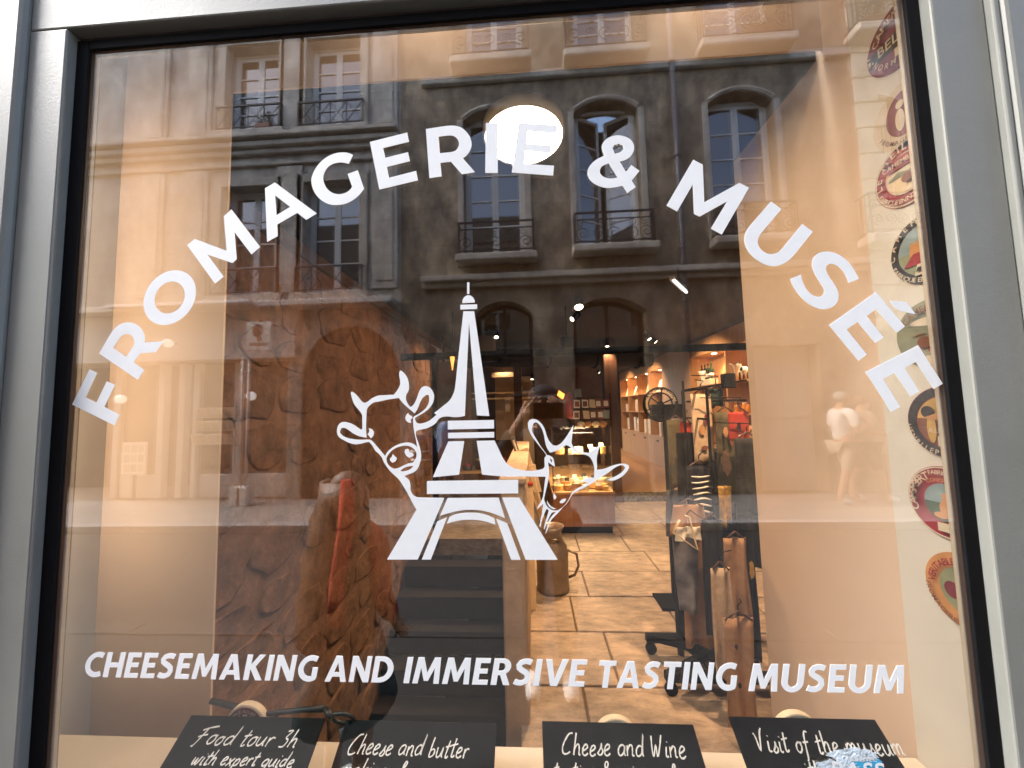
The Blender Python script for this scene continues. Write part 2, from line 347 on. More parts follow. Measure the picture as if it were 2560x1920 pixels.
def lamp(kind, name, loc, energy, color=(1, 0.72, 0.45), size=0.1, direction=None, spot=None, parent=None, blend=0.6):
    l = bpy.data.lights.new(name, kind); l.energy = energy*LK; l.color = color
    if kind == 'AREA': l.shape = 'DISK'; l.size = size
    elif kind in ('POINT', 'SPOT'): l.shadow_soft_size = size
    if spot: l.spot_size = radians(spot); l.spot_blend = blend
    o = bpy.data.objects.new(name, l); o.location = loc; COL.objects.link(o)
    if direction is not None: o.rotation_euler = Vector(direction).to_track_quat('-Z', 'Y').to_euler()
    if parent is not None: o.parent = parent
    return o
WARM = (1.0, 0.60, 0.32)
LK = 0.135
ARC_LETTERS=[
[[(-1.1613,1.7387),(-1.1207,1.8274),(-1.099,1.8172),(-1.1264,1.7557),(-1.0961,1.7423),(-1.0717,1.7954),(-1.0491,1.7856),(-1.0742,1.7309),(-1.0322,1.71),(-1.0444,1.6838)]],
[[(-1.0967,1.8674),(-1.0687,1.9159),(-1.056,1.9324),(-1.0415,1.9415),(-1.0239,1.9451),(-1.0046,1.941),(-0.9875,1.9286),(-0.9772,1.9127),(-0.9749,1.901),(-0.9755,1.8914),(-0.9256,1.8928),(-0.9436,1.8657),(-0.9854,1.8639),(-1.0023,1.8418),(-0.9723,1.8212),(-0.9885,1.7967)],[(-1.0592,1.8802),(-1.0472,1.8995),(-1.0383,1.9101),(-1.0249,1.9149),(-1.0124,1.9113),(-1.0045,1.9007),(-1.0029,1.8916),(-1.0061,1.8813),(-1.0229,1.8561)]],
[[(-0.8441,2.0099),(-0.8441,2.0208),(-0.8459,2.0314),(-0.8493,2.0413),(-0.8543,2.0504),(-0.8608,2.0583),(-0.8686,2.065),(-0.8775,2.0702),(-0.8874,2.0738),(-0.8978,2.0756),(-0.9087,2.0758),(-0.9198,2.0741),(-0.9306,2.0708),(-0.9411,2.0658),(-0.9509,2.0593),(-0.9597,2.0515),(-0.9674,2.0425),(-0.9738,2.0326),(-0.9787,2.022),(-0.9819,2.011),(-0.9835,1.9998),(-0.9833,1.9888),(-0.9814,1.9782),(-0.9778,1.9683),(-0.9727,1.9593),(-0.9661,1.9515),(-0.9582,1.945),(-0.9493,1.9399),(-0.9395,1.9365),(-0.929,1.9347),(-0.9182,1.9347),(-0.9073,1.9364),(-0.8966,1.9397),(-0.8863,1.9447),(-0.8766,1.9511),(-0.8679,1.9588),(-0.8602,1.9677),(-0.8539,1.9775),(-0.849,1.9879),(-0.8457,1.9988)],[(-0.8731,2.0074),(-0.8733,2.0138),(-0.8746,2.02),(-0.8768,2.0259),(-0.88,2.0313),(-0.8839,2.036),(-0.8886,2.04),(-0.8939,2.0431),(-0.8998,2.0452),(-0.9059,2.0464),(-0.9122,2.0466),(-0.9186,2.0457),(-0.9249,2.0439),(-0.9309,2.0411),(-0.9364,2.0373),(-0.9414,2.0328),(-0.9457,2.0277),(-0.9492,2.0219),(-0.9518,2.0158),(-0.9535,2.0093),(-0.9542,2.0028),(-0.9538,1.9964),(-0.9525,1.9902),(-0.9503,1.9843),(-0.9471,1.979),(-0.9431,1.9743),(-0.9384,1.9704),(-0.933,1.9673),(-0.9272,1.9652),(-0.9211,1.9641),(-0.9148,1.9639),(-0.9085,1.9648),(-0.9022,1.9667),(-0.8963,1.9695),(-0.8908,1.9731),(-0.8859,1.9776),(-0.8816,1.9828),(-0.8781,1.9884),(-0.8755,1.9946),(-0.8738,2.0009)]],
[[(-0.8729,2.1409),(-0.8526,2.1562),(-0.7658,2.1205),(-0.7766,2.2125),(-0.7567,2.2296),(-0.6772,2.1262),(-0.6995,2.1079),(-0.7464,2.1689),(-0.7382,2.0976),(-0.749,2.0877),(-0.8175,2.1136),(-0.7714,2.0531),(-0.7937,2.0363)]],
[[(-0.6685,2.2808),(-0.6426,2.2953),(-0.5302,2.2067),(-0.5576,2.1912),(-0.5816,2.2109),(-0.6337,2.1829),(-0.6314,2.1526),(-0.6591,2.1385)],[(-0.6411,2.2605),(-0.6005,2.2277),(-0.6362,2.2077)]],
[[(-0.4375,2.3561),(-0.4514,2.3627),(-0.4672,2.3649),(-0.4851,2.3632),(-0.5049,2.3554),(-0.5226,2.3423),(-0.5372,2.323),(-0.5449,2.3042),(-0.5456,2.2882),(-0.5403,2.2688),(-0.5301,2.2522),(-0.514,2.2373),(-0.4952,2.2282),(-0.4774,2.2259),(-0.4559,2.228),(-0.4364,2.2368),(-0.4209,2.2489),(-0.4083,2.265),(-0.4247,2.3146),(-0.4512,2.3062),(-0.4391,2.2714),(-0.4464,2.2623),(-0.4582,2.256),(-0.4719,2.2538),(-0.4857,2.2566),(-0.4996,2.2654),(-0.5097,2.279),(-0.5149,2.2964),(-0.5132,2.3104),(-0.5045,2.326),(-0.4907,2.3352),(-0.4729,2.3382),(-0.46,2.3363),(-0.4485,2.3326)]],
[[(-0.3939,2.3881),(-0.2971,2.4069),(-0.2925,2.3819),(-0.3593,2.3692),(-0.3533,2.3431),(-0.2951,2.3544),(-0.2905,2.3303),(-0.3494,2.3188),(-0.3441,2.2897),(-0.2744,2.3037),(-0.27,2.2787),(-0.3687,2.2601)]],
[[(-0.2491,2.4129),(-0.1993,2.4173),(-0.1839,2.4173),(-0.1711,2.4155),(-0.1575,2.4097),(-0.144,2.3957),(-0.1351,2.3784),(-0.1331,2.364),(-0.1367,2.3501),(-0.1459,2.3365),(-0.1556,2.3293),(-0.1258,2.2912),(-0.1586,2.2878),(-0.1859,2.3224),(-0.2127,2.3208),(-0.2098,2.2855),(-0.2408,2.2825)],[(-0.2169,2.3904),(-0.1842,2.3914),(-0.1708,2.3838),(-0.1649,2.3705),(-0.1673,2.3586),(-0.1751,2.3502),(-0.1866,2.3475),(-0.2138,2.3463)]],
[[(-0.0963,2.4186),(-0.0665,2.4158),(-0.0691,2.2859),(-0.1004,2.2878)]],
[[(-0.0141,2.4124),(0.0825,2.401),(0.0776,2.3794),(0.0071,2.3901),(0.004,2.3573),(0.0649,2.3486),(0.0627,2.3289),(0.0002,2.3388),(-0.0029,2.3051),(0.0699,2.2959),(0.0669,2.2706),(-0.0345,2.2849)]],
[[(0.2437,2.2159),(0.264,2.2297),(0.2554,2.2466),(0.2751,2.27),(0.2561,2.2858),(0.2429,2.2697),(0.229,2.2963),(0.2432,2.3),(0.2566,2.3095),(0.2641,2.3239),(0.2643,2.3378),(0.2574,2.3509),(0.2437,2.36),(0.2266,2.3641),(0.209,2.3611),(0.1956,2.3527),(0.1879,2.3405),(0.1881,2.3277),(0.1919,2.3136),(0.1741,2.3055),(0.1607,2.2948),(0.1519,2.2815),(0.1505,2.2678),(0.1569,2.2525),(0.1695,2.2415),(0.1864,2.2336),(0.2014,2.2311),(0.2187,2.2324),(0.2328,2.2348)],[(0.218,2.3172),(0.2132,2.3319),(0.2179,2.3397),(0.2278,2.3425),(0.2384,2.3372),(0.2391,2.3279),(0.2312,2.3203)],[(0.2023,2.2938),(0.2219,2.2561),(0.2067,2.2546),(0.1918,2.2584),(0.1824,2.267),(0.1806,2.2763),(0.1865,2.2874)]],
[[(0.4032,2.2904),(0.4248,2.2764),(0.4228,2.1825),(0.5065,2.2259),(0.5277,2.2126),(0.4582,2.1013),(0.4339,2.1168),(0.4757,2.182),(0.4097,2.1477),(0.3973,2.155),(0.3987,2.2285),(0.3583,2.1634),(0.3342,2.1791)]],
[[(0.5755,2.176),(0.5978,2.1558),(0.5502,2.1028),(0.5416,2.0911),(0.5386,2.0782),(0.5415,2.066),(0.5503,2.0554),(0.562,2.0493),(0.5732,2.0491),(0.5848,2.0537),(0.5941,2.0625),(0.6417,2.1179),(0.6638,2.0975),(0.6185,2.0448),(0.6056,2.0325),(0.5894,2.0232),(0.5737,2.0193),(0.56,2.0208),(0.5449,2.028),(0.5285,2.0407),(0.5165,2.0561),(0.5101,2.0722),(0.5087,2.0872),(0.5128,2.1037),(0.5206,2.1155),(0.5291,2.1254)]],
[[(0.605,1.988),(0.6295,1.9969),(0.6325,1.9785),(0.6397,1.9612),(0.6508,1.9478),(0.6638,1.9426),(0.6738,1.9468),(0.6775,1.9558),(0.6743,1.9676),(0.6649,1.9862),(0.6578,2.0048),(0.6559,2.0206),(0.6602,2.0349),(0.6708,2.0449),(0.6858,2.0487),(0.7027,2.0468),(0.7191,2.0387),(0.7348,2.0235),(0.7465,2.0047),(0.7558,1.9809),(0.7324,1.9724),(0.7272,1.9913),(0.7188,2.006),(0.7075,2.0162),(0.6956,2.0196),(0.6875,2.0152),(0.6855,2.0062),(0.6898,1.9929),(0.7002,1.973),(0.7073,1.9558),(0.7077,1.9403),(0.7024,1.9263),(0.6895,1.9165),(0.6723,1.9133),(0.6557,1.9179),(0.6373,1.9302),(0.6216,1.949),(0.6098,1.9703)]],
[[(0.7904,1.9493),(0.8449,1.8674),(0.8259,1.8529),(0.7868,1.9094),(0.7649,1.8944),(0.7974,1.8438),(0.7782,1.8311),(0.7442,1.8812),(0.7193,1.865),(0.7578,1.8061),(0.7387,1.7921),(0.6814,1.8763)]],
[[(0.8175,1.9281),(0.8538,1.9234),(0.8706,1.8942),(0.8305,1.9072)]],
[[(0.8688,1.8238),(0.9118,1.7357),(0.8915,1.7245),(0.86,1.7862),(0.8354,1.7732),(0.8614,1.7198),(0.8418,1.7093),(0.8127,1.7627),(0.7873,1.7497),(0.8178,1.6866),(0.7975,1.6755),(0.7512,1.7667)]]]
EMBLEM=[
('cow_and_tower',[[(-0.4379,1.7509),(-0.4347,1.753),(-0.427,1.7478),(-0.4173,1.7373),(-0.4097,1.7279),(-0.403,1.7249),(-0.3964,1.7275),(-0.385,1.7356),(-0.3699,1.7417),(-0.3547,1.7423),(-0.3312,1.743),(-0.3227,1.7535),(-0.3161,1.7663),(-0.3161,1.7774),(-0.3185,1.7905),(-0.317,1.7989),(-0.3142,1.801),(-0.3075,1.7958),(-0.3,1.7863),(-0.2953,1.7731),(-0.2939,1.7601),(-0.2954,1.7509),(-0.3001,1.7436),(-0.302,1.7363),(-0.3005,1.7271),(-0.2955,1.7177),(-0.2912,1.7127),(-0.2861,1.7148),(-0.2795,1.7229),(-0.2748,1.7338),(-0.271,1.7448),(-0.2654,1.7557),(-0.2588,1.7607),(-0.2522,1.7614),(-0.2439,1.7579),(-0.2374,1.7503),(-0.2334,1.7401),(-0.2338,1.7291),(-0.2376,1.7182),(-0.2461,1.7074),(-0.2573,1.6985),(-0.2685,1.6924),(-0.2797,1.6862),(-0.2797,1.6826),(-0.2769,1.6761),(-0.2704,1.6724),(-0.2611,1.6731),(-0.25,1.6765),(-0.2407,1.6817),(-0.2276,1.6924),(-0.2333,1.6967),(-0.2123,1.7122),(-0.1959,1.7255),(-0.1865,1.7413),(-0.1821,1.7573),(-0.1752,1.8148),(-0.1596,1.9407),(-0.1333,1.9397),(-0.1012,1.6865),(-0.1308,1.6887),(-0.1464,1.9119),(-0.1595,1.6882),(-0.1687,1.6866),(-0.1848,1.6858),(-0.2009,1.688),(-0.2113,1.6871),(-0.2218,1.6828),(-0.2296,1.6724),(-0.2408,1.6654),(-0.2538,1.6602),(-0.2686,1.6578),(-0.2761,1.6552),(-0.2779,1.6516),(-0.2774,1.6434),(-0.2743,1.6334),(-0.2697,1.6207),(-0.267,1.6098),(-0.2652,1.5972),(-0.2667,1.5846),(-0.2718,1.5703),(-0.2783,1.5615),(-0.2875,1.5562),(-0.2986,1.5528),(-0.306,1.5493),(-0.2949,1.5404),(-0.2913,1.5288),(-0.2909,1.5173),(-0.286,1.5067),(-0.2771,1.5009),(-0.2672,1.4995),(-0.2106,1.498),(-0.2744,1.3582),(-0.3474,1.3582),(-0.2772,1.4714),(-0.2871,1.4886),(-0.2969,1.5078),(-0.3088,1.5271),(-0.3198,1.5426),(-0.3388,1.5602),(-0.3487,1.5723),(-0.3562,1.5842),(-0.36,1.5932),(-0.3675,1.6024),(-0.3769,1.6107),(-0.3826,1.6208),(-0.3911,1.631),(-0.3995,1.6302),(-0.4127,1.6272),(-0.4259,1.6261),(-0.4411,1.63),(-0.4544,1.6367),(-0.4659,1.6442),(-0.4708,1.6535),(-0.4709,1.6627),(-0.4682,1.6719),(-0.4616,1.6787),(-0.453,1.6802),(-0.4416,1.6778),(-0.4301,1.6729),(-0.4187,1.6653),(-0.412,1.6606),(-0.4088,1.6624),(-0.4083,1.6706),(-0.4088,1.6853),(-0.4098,1.6973),(-0.4171,1.7077),(-0.4267,1.719),(-0.4325,1.7303),(-0.4365,1.7434)],[(-0.4641,1.6552),(-0.4614,1.6644),(-0.4538,1.666),(-0.4433,1.6612),(-0.4318,1.6527),(-0.4185,1.6461),(-0.4072,1.6431),(-0.3977,1.6415),(-0.3992,1.6613),(-0.3981,1.7054),(-0.3944,1.7145),(-0.3821,1.7248),(-0.3698,1.7269),(-0.3434,1.7318),(-0.3189,1.7345),(-0.3095,1.7227),(-0.2964,1.7104),(-0.2806,1.6967),(-0.274,1.7062),(-0.2674,1.7217),(-0.2608,1.7334),(-0.2514,1.7406),(-0.2464,1.7401),(-0.245,1.7312),(-0.2469,1.7193),(-0.2544,1.7076),(-0.2684,1.6969),(-0.2825,1.689),(-0.2843,1.6845),(-0.2838,1.6681),(-0.2817,1.6535),(-0.278,1.6371),(-0.2753,1.6207),(-0.2744,1.6162),(-0.2818,1.6236),(-0.2947,1.628),(-0.3096,1.6271),(-0.3245,1.6225),(-0.3395,1.6137),(-0.3479,1.6057),(-0.3525,1.5971),(-0.36,1.6059),(-0.3713,1.6188),(-0.3807,1.6299),(-0.3892,1.6364),(-0.409,1.6368),(-0.4279,1.638),(-0.4431,1.6411),(-0.4564,1.6468)],[(-0.3491,1.5913),(-0.3432,1.602),(-0.332,1.6127),(-0.3171,1.6188),(-0.3022,1.6209),(-0.2892,1.6174),(-0.28,1.61),(-0.2763,1.6009),(-0.2782,1.5902),(-0.2856,1.5804),(-0.2967,1.5788),(-0.3097,1.5736),(-0.319,1.5692),(-0.3301,1.5672),(-0.3394,1.5713),(-0.3469,1.5804)],[(-0.3153,1.562),(-0.3078,1.5682),(-0.2967,1.5716),(-0.2838,1.5732),(-0.2893,1.567),(-0.3005,1.5618),(-0.3097,1.5605)]]),
('nostril',[[(-0.3339,1.6019),(-0.3301,1.5973),(-0.3236,1.5918),(-0.3264,1.5846),(-0.3348,1.5808),(-0.3404,1.5866),(-0.3404,1.592),(-0.3366,1.5943)]]),
('nostril',[[(-0.2976,1.6135),(-0.2939,1.6102),(-0.2939,1.6057),(-0.2855,1.6029),(-0.2828,1.5983),(-0.2874,1.5943),(-0.2948,1.5922),(-0.3013,1.5977),(-0.305,1.6059),(-0.3031,1.6122)]]),
('eye',[[(-0.3931,1.6639),(-0.3846,1.661),(-0.3795,1.6536),(-0.3817,1.6454),(-0.3874,1.6395),(-0.3921,1.6456),(-0.3959,1.6493),(-0.3921,1.6538),(-0.3912,1.6593)]]),
('eye',[[(-0.2964,1.6985),(-0.2937,1.6935),(-0.2871,1.69),(-0.2856,1.6864),(-0.2909,1.6819),(-0.2887,1.6746),(-0.2946,1.6752),(-0.3012,1.6803),(-0.303,1.6876),(-0.3002,1.694)]]),
('platform_bar',[[(-0.2006,1.6775),(-0.0905,1.6772),(-0.0905,1.6571),(-0.2009,1.6571)]]),
('platform_bar',[[(-0.2002,1.6491),(-0.0906,1.6491),(-0.0906,1.6358),(-0.2004,1.6361)]]),
('tower_leg',[[(-0.1998,1.6288),(-0.1617,1.629),(-0.175,1.5512),(-0.2376,1.546)]]),
('goat_and_tower',[[(-0.1323,1.6289),(-0.09,1.6291),(-0.0803,1.6082),(-0.0725,1.5907),(-0.066,1.58),(-0.0581,1.5719),(-0.0475,1.5651),(-0.0317,1.5602),(-0.0174,1.5579),(-0.0014,1.5577),(0.0111,1.5592),(0.0218,1.5623),(0.0255,1.5675),(0.0255,1.578),(0.0261,1.5868),(0.0298,1.5912),(0.029,1.5956),(0.0127,1.6171),(-0.0028,1.6387),(-0.0095,1.6549),(-0.0105,1.6675),(-0.0072,1.6746),(0.0001,1.6774),(0.0108,1.6751),(0.0213,1.6659),(0.0281,1.6542),(0.0321,1.6398),(0.0379,1.6255),(0.0465,1.6156),(0.0554,1.6146),(0.0662,1.6206),(0.0773,1.6337),(0.0867,1.6477),(0.0948,1.6613),(0.0929,1.6475),(0.0905,1.6299),(0.09,1.6175),(0.1002,1.6041),(0.1115,1.5995),(0.1272,1.5966),(0.1398,1.6052),(0.1556,1.6146),(0.1492,1.5989),(0.146,1.585),(0.1455,1.5727),(0.1461,1.564),(0.1441,1.5583),(0.1555,1.5586),(0.166,1.5611),(0.1837,1.5678),(0.1977,1.5706),(0.2099,1.5706),(0.217,1.5673),(0.2178,1.5613),(0.2125,1.5527),(0.2017,1.5424),(0.1893,1.5357),(0.1787,1.5327),(0.1667,1.5347),(0.179,1.5392),(0.1932,1.546),(0.2048,1.5545),(0.2095,1.5614),(0.2062,1.5666),(0.1993,1.5676),(0.187,1.5626),(0.1708,1.5515),(0.1548,1.5413),(0.1414,1.5328),(0.1315,1.5268),(0.1173,1.5192),(0.1013,1.5116),(0.0888,1.5048),(0.0832,1.4971),(0.074,1.4833),(0.065,1.4748),(0.0541,1.4628),(0.0432,1.4525),(0.036,1.444),(0.0303,1.4303),(0.0237,1.4149),(0.0228,1.4158),(0.0267,1.4286),(0.0334,1.4474),(0.0485,1.4642),(0.0392,1.4626),(0.0336,1.4543),(0.0271,1.4406),(0.021,1.4252),(0.0193,1.4255),(0.0226,1.4389),(0.0274,1.4526),(0.0323,1.4673),(0.0271,1.4713),(0.0224,1.4613),(0.0167,1.4475),(0.0119,1.4307),(0.0101,1.4312),(0.0128,1.4458),(0.0163,1.4613),(0.02,1.4821),(0.0141,1.4778),(0.0054,1.4697),(0.0079,1.477),(0.0153,1.4882),(0.02,1.4994),(0.0221,1.5116),(0.0244,1.529),(0.0272,1.5438),(0.0036,1.5444),(-0.032,1.5451),(-0.0533,1.5447),(-0.0869,1.5471),(-0.1211,1.5509)],[(-0.0008,1.6583),(0.0025,1.6672),(0.0079,1.6698),(0.0141,1.666),(0.021,1.6552),(0.0259,1.6399),(0.0281,1.6257),(0.0313,1.6115),(0.0389,1.5986),(0.055,1.6031),(0.0677,1.61),(0.0767,1.6156),(0.0837,1.6123),(0.0974,1.6006),(0.1113,1.5951),(0.1269,1.5896),(0.1336,1.5816),(0.1376,1.5711),(0.1394,1.5589),(0.1376,1.5389),(0.1321,1.5407),(0.1215,1.5391),(0.1064,1.5332),(0.1142,1.5314),(0.1255,1.5278),(0.1175,1.5244),(0.1015,1.5176),(0.0889,1.5091),(0.0796,1.4936),(0.0722,1.4825),(0.0614,1.4722),(0.0507,1.4671),(0.0402,1.4681),(0.0299,1.4751),(0.024,1.4855),(0.0225,1.4942),(0.0256,1.508),(0.0295,1.5219),(0.0335,1.5376),(0.0358,1.555),(0.0338,1.577),(0.0434,1.5698),(0.0494,1.5663),(0.0472,1.5812),(0.0456,1.5865),(0.0378,1.5919),(0.0316,1.5934),(0.0283,1.5991),(0.018,1.6135),(0.0078,1.6314),(0.0001,1.6458)],[(0.038,1.5858),(0.0437,1.5813),(0.0414,1.5757),(0.0397,1.5796)]]),
('nostril',[[(0.0444,1.507),(0.0508,1.4982),(0.0489,1.4931),(0.0445,1.4919),(0.0435,1.4992)]]),
('nostril',[[(0.0575,1.4861),(0.0638,1.4921),(0.0726,1.4937),(0.0707,1.4885),(0.0644,1.4837),(0.0583,1.4838)]]),
('lip',[[(0.0289,1.4898),(0.0319,1.4837),(0.0387,1.4758),(0.0491,1.4711),(0.042,1.4706),(0.0334,1.4759),(0.0293,1.4837)]]),
('platform_bar',[[(-0.2518,1.5373),(-0.0366,1.5376),(-0.0374,1.5066),(-0.252,1.5073)]]),
('tower_arch',[[(-0.2027,1.4977),(-0.0828,1.4971),(-0.0694,1.4507),(-0.0884,1.4587),(-0.1076,1.465),(-0.1268,1.4689),(-0.1491,1.4704),(-0.1714,1.469),(-0.1949,1.4647),(-0.2213,1.4573)]]),
('tower_arch',[[(-0.1989,1.4547),(-0.1852,1.4603),(-0.1676,1.463),(-0.1492,1.4638),(-0.1308,1.4627),(-0.1115,1.4583),(-0.0943,1.4508),(-0.0917,1.4363),(-0.108,1.4419),(-0.1272,1.4462),(-0.1484,1.4478),(-0.1698,1.447),(-0.1893,1.4437),(-0.2049,1.4391)]]),
('tower_leg',[[(-0.2277,1.4445),(-0.2048,1.4534),(-0.2436,1.3581),(-0.265,1.3581)]]),
('tower_leg',[[(-0.0895,1.4499),(-0.0643,1.4389),(-0.0353,1.3575),(-0.0571,1.3575)]]),
('tower_leg',[[(-0.0747,1.4974),(-0.0353,1.497),(0.049,1.3574),(-0.024,1.3575)]]),
('mast',[[(-0.1496,2.0117),(-0.144,2.0115),(-0.1444,1.9829),(-0.1501,1.9826)]]),
('dome',[[(-0.1621,1.961),(-0.1608,1.9693),(-0.1567,1.9757),(-0.1508,1.9793),(-0.1461,1.9798),(-0.1403,1.9779),(-0.1349,1.9725),(-0.1318,1.9657),(-0.1316,1.961)]]),
('collar',[[(-0.1669,1.9569),(-0.1258,1.9565),(-0.126,1.9449),(-0.167,1.9451)]])]
# ------------------------------------------------------------------ street and the shop's own front
YF = -0.03                         # front plane of the painted joinery
def gx(px, py, d=CAMD+YF): return at(px, py, d).x
GL, GR = -1.205, 0.944             # glass opening
GT, GB = 2.725, 0.62
struct(MB().quad((-30, -4.3, 0), (30, -4.3, 0), (30, -1.9, 0), (-30, -1.9, 0)).build("road", m_asphalt))
gm = MB().quad((-60, -40, -0.012), (60, -40, -0.012), (60, 0.0, -0.012), (-60, 0.0, -0.012))
gm.quad((-60, 0.0, -0.012), (-2.2, 0.0, -0.012), (-2.2, 40, -0.012), (-60, 40, -0.012)).quad((4.3, 0.0, -0.012), (60, 0.0, -0.012), (60, 40, -0.012), (4.3, 40, -0.012))
struct(gm.build("ground", m_asphalt))
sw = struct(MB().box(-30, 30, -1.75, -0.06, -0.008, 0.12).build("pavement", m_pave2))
sw2 = struct(MB().box(-30, 30, FY-1.6, -4.46, -0.008, 0.10).build("pavement_opposite", m_joint))
# paving slabs of the opposite pavement, mirrored in the glass
ps = None
random.seed(3)
k = 0
for row in range(3):
    x = -9.0+rnd(0, 0.6)
    while x < 9:
        w = rnd(0.8, 1.2)
        y0 = -4.46-(row+1)*0.47
        MB().box(x, x+w-0.012, y0, y0+0.458, 0.09, 0.108).build("paving_slab", m_pave, sw2, bevel=0.004, seg=1)
        x += w
for x in range(-10, 10):
    MB().box(x*1.0, x*1.0+0.992, -4.455, -4.30, -0.005, 0.112).build("kerb_stone", m_kerb, sw2, bevel=0.012)
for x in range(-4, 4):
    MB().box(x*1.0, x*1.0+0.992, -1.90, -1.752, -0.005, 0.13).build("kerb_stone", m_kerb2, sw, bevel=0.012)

shop = thing("shop_building", "tall stone house front rising around the shop window", "building")
m_shopwall = mat("shop_house_stone", (0.42, 0.38, 0.32), 0.85, var=0.25, scale=2, bump=0.25, bscale=20, stain=0.3)
w = MB()
w.box(-16, -1.95, 0.0, 0.30, 0.12, 9.0); w.box(1.62, 16, 0.0, 0.30, 0.12, 9.0); w.box(-1.95, 1.62, 0.0, 0.30, 3.55, 9.0); w.box(-1.95, 1.62, 0.0, 0.30, 0.12, 0.30)
w.build("wall", m_shopwall, shop)
for i, x in enumerate((-9, -6.6, -4.2, -1.2, 1.2, 4.2, 6.6, 9)):
    for z in (4.6, ):
        wd = MB().box(x-0.6, x+0.6, -0.02, -0.003, z, z+2.3).build("window", m_win, shop)
        for sx in (-0.28, 0.28):
            for zz in (0.08, 0.82, 1.56):
                MB().box(x+sx-0.22, x+sx+0.22, -0.026, -0.021, z+zz, z+zz+0.66).build("pane", m_pane, wd)
MB().box(-16, 16, -0.18, -0.002, 3.72, 3.98).build("cornice", m_shopwall, shop, bevel=0.03)

front = thing("shopfront", "grey-green painted timber shopfront frame around the large display window", "shopfront")
X1 = gx(30, 640); X2 = at(2330+40, 640, CAMD+YF).x
# stiles, rails and mouldings, each its own board
st = MB()
st.box(X1+0.0015, GL, YF, 0.05, 0.12, GT+0.012).build("stile", m_frame, front, bevel=0.004)
MB().box(X1-0.22, X1, YF-0.016, 0.05, 0.12, 3.5).build("pilaster_board", m_frame, front, bevel=0.012)
MB().box(-1.95, X1-0.224, YF-0.03, 0.05, 0.12, 3.5).build("pilaster_board", m_frame, front, bevel=0.01)
MB().box(X1+0.0015, 1.115, YF, 0.05, GT+0.0135, GT+0.24).build("top_rail", m_frame, front, bevel=0.004)
MB().box(X1+0.0015, 1.115, YF-0.035, 0.05, GT+0.2415, GT+0.30).build("moulding", m_frame, front, bevel=0.016, seg=3)
MB().box(X1+0.0015, 1.115, YF-0.02, 0.05, GT+0.304, 3.53).build("fascia_board", m_frame, front, bevel=0.004)
XR = 1.058
MB().box(GR, XR, YF, 0.05, 0.12, GT+0.012).build("stile", m_frame, front, bevel=0.004)
MB().box(XR+0.001, XR+0.016, YF-0.014, 0.05, 0.12, 3.5).build("moulding", m_frame, front, bevel=0.005, seg=3)
MB().box(XR+0.017, XR+0.088, YF-0.020, 0.05, 0.12, 3.5).build("pilaster_board", m_frame, front, bevel=0.008)
MB().box(XR+0.089, XR+0.20, YF-0.006, 0.05, 0.12, 3.5).build("pilaster_board", m_frame, front, bevel=0.006)
MB().box(XR+0.203, 1.62, YF-0.03, 0.05, 0.12, 3.5).build("pilaster_board", m_frame, front, bevel=0.01)
MB().box(GL, GR, YF-0.03, 0.05, 0.54, GB).build("sill", m_frame, front, bevel=0.01)
MB().box(-1.95, 1.62, YF-0.01, 0.04, 0.12, 0.538).build("stall_riser", m_frame, front, bevel=0.006)
# black metal glazing frame and bronze bead
def ringframe(name, m, x0, x1, z0, z1, w, y0, y1, bev=0.003):
    MB().box(x0, x0+w, y0, y1, z0, z1).build(name, m, front, bevel=bev)
    MB().box(x1-w, x1, y0, y1, z0, z1).build(name, m, front, bevel=bev)
    MB().box(x0+w+0.0005, x1-w-0.0005, y0, y1, z1-w, z1).build(name, m, front, bevel=bev)
    MB().box(x0+w+0.0005, x1-w-0.0005, y0, y1, z0, z0+w).build(name, m, front, bevel=bev)
IX0, IX1, IZ0, IZ1 = -1.1695, 0.914, 0.655, 2.698
def ring2(name, m, x0, x1, z0, z1, y0, y1, e=0.0, bev=0.002):
    MB().box(x0, IX0-e, y0, y1, z0, z1).build(name, m, front, bevel=bev)
    MB().box(IX1+e, x1, y0, y1, z0, z1).build(name, m, front, bevel=bev)
    MB().box(IX0-e+.0003, IX1+e-.0003, y0, y1, IZ1+e, z1).build(name, m, front, bevel=bev)
    MB().box(IX0-e+.0003, IX1+e-.0003, y0, y1, z0, IZ0-e).build(name, m, front, bevel=bev)
ring2("glazing_frame", m_black, GL+.0005, GR-.0005, GB+.0005, GT-.0005, -0.008, -0.0005)
ring2("glazing_bead", m_bronze, GL-.02, GR+.02, GB-.02, GT+.02, 0.0005, 0.0105, 0.0008)
ring2("inner_bead", m_beadwood, GL-.05, GR+.05, GB-.05, GT+.05, 0.011, 0.020, 0.0)
g = MB().quad((GL+0.01, 0, GB+0.01), (GR-0.01, 0, GB+0.01), (GR-0.01, 0, GT-0.01), (GL+0.01, 0, GT-0.01)).build("glass_pane", m_glass, front)
t = math.tan(radians(0.14)); xa, xb = GL+0.012, GR-0.012; xm = (xa+xb)/2; u = math.tan(radians(0.02)); zm = (GB+GT)/2
def ip(x, z): return (x, 0.0055+(x-xm)*t+(z-zm)*u, z)
MB().quad(ip(xa, GB+0.01), ip(xb, GB+0.01), ip(xb, GT-0.01), ip(xa, GT-0.01)).build("glass_pane", m_glass2, front)

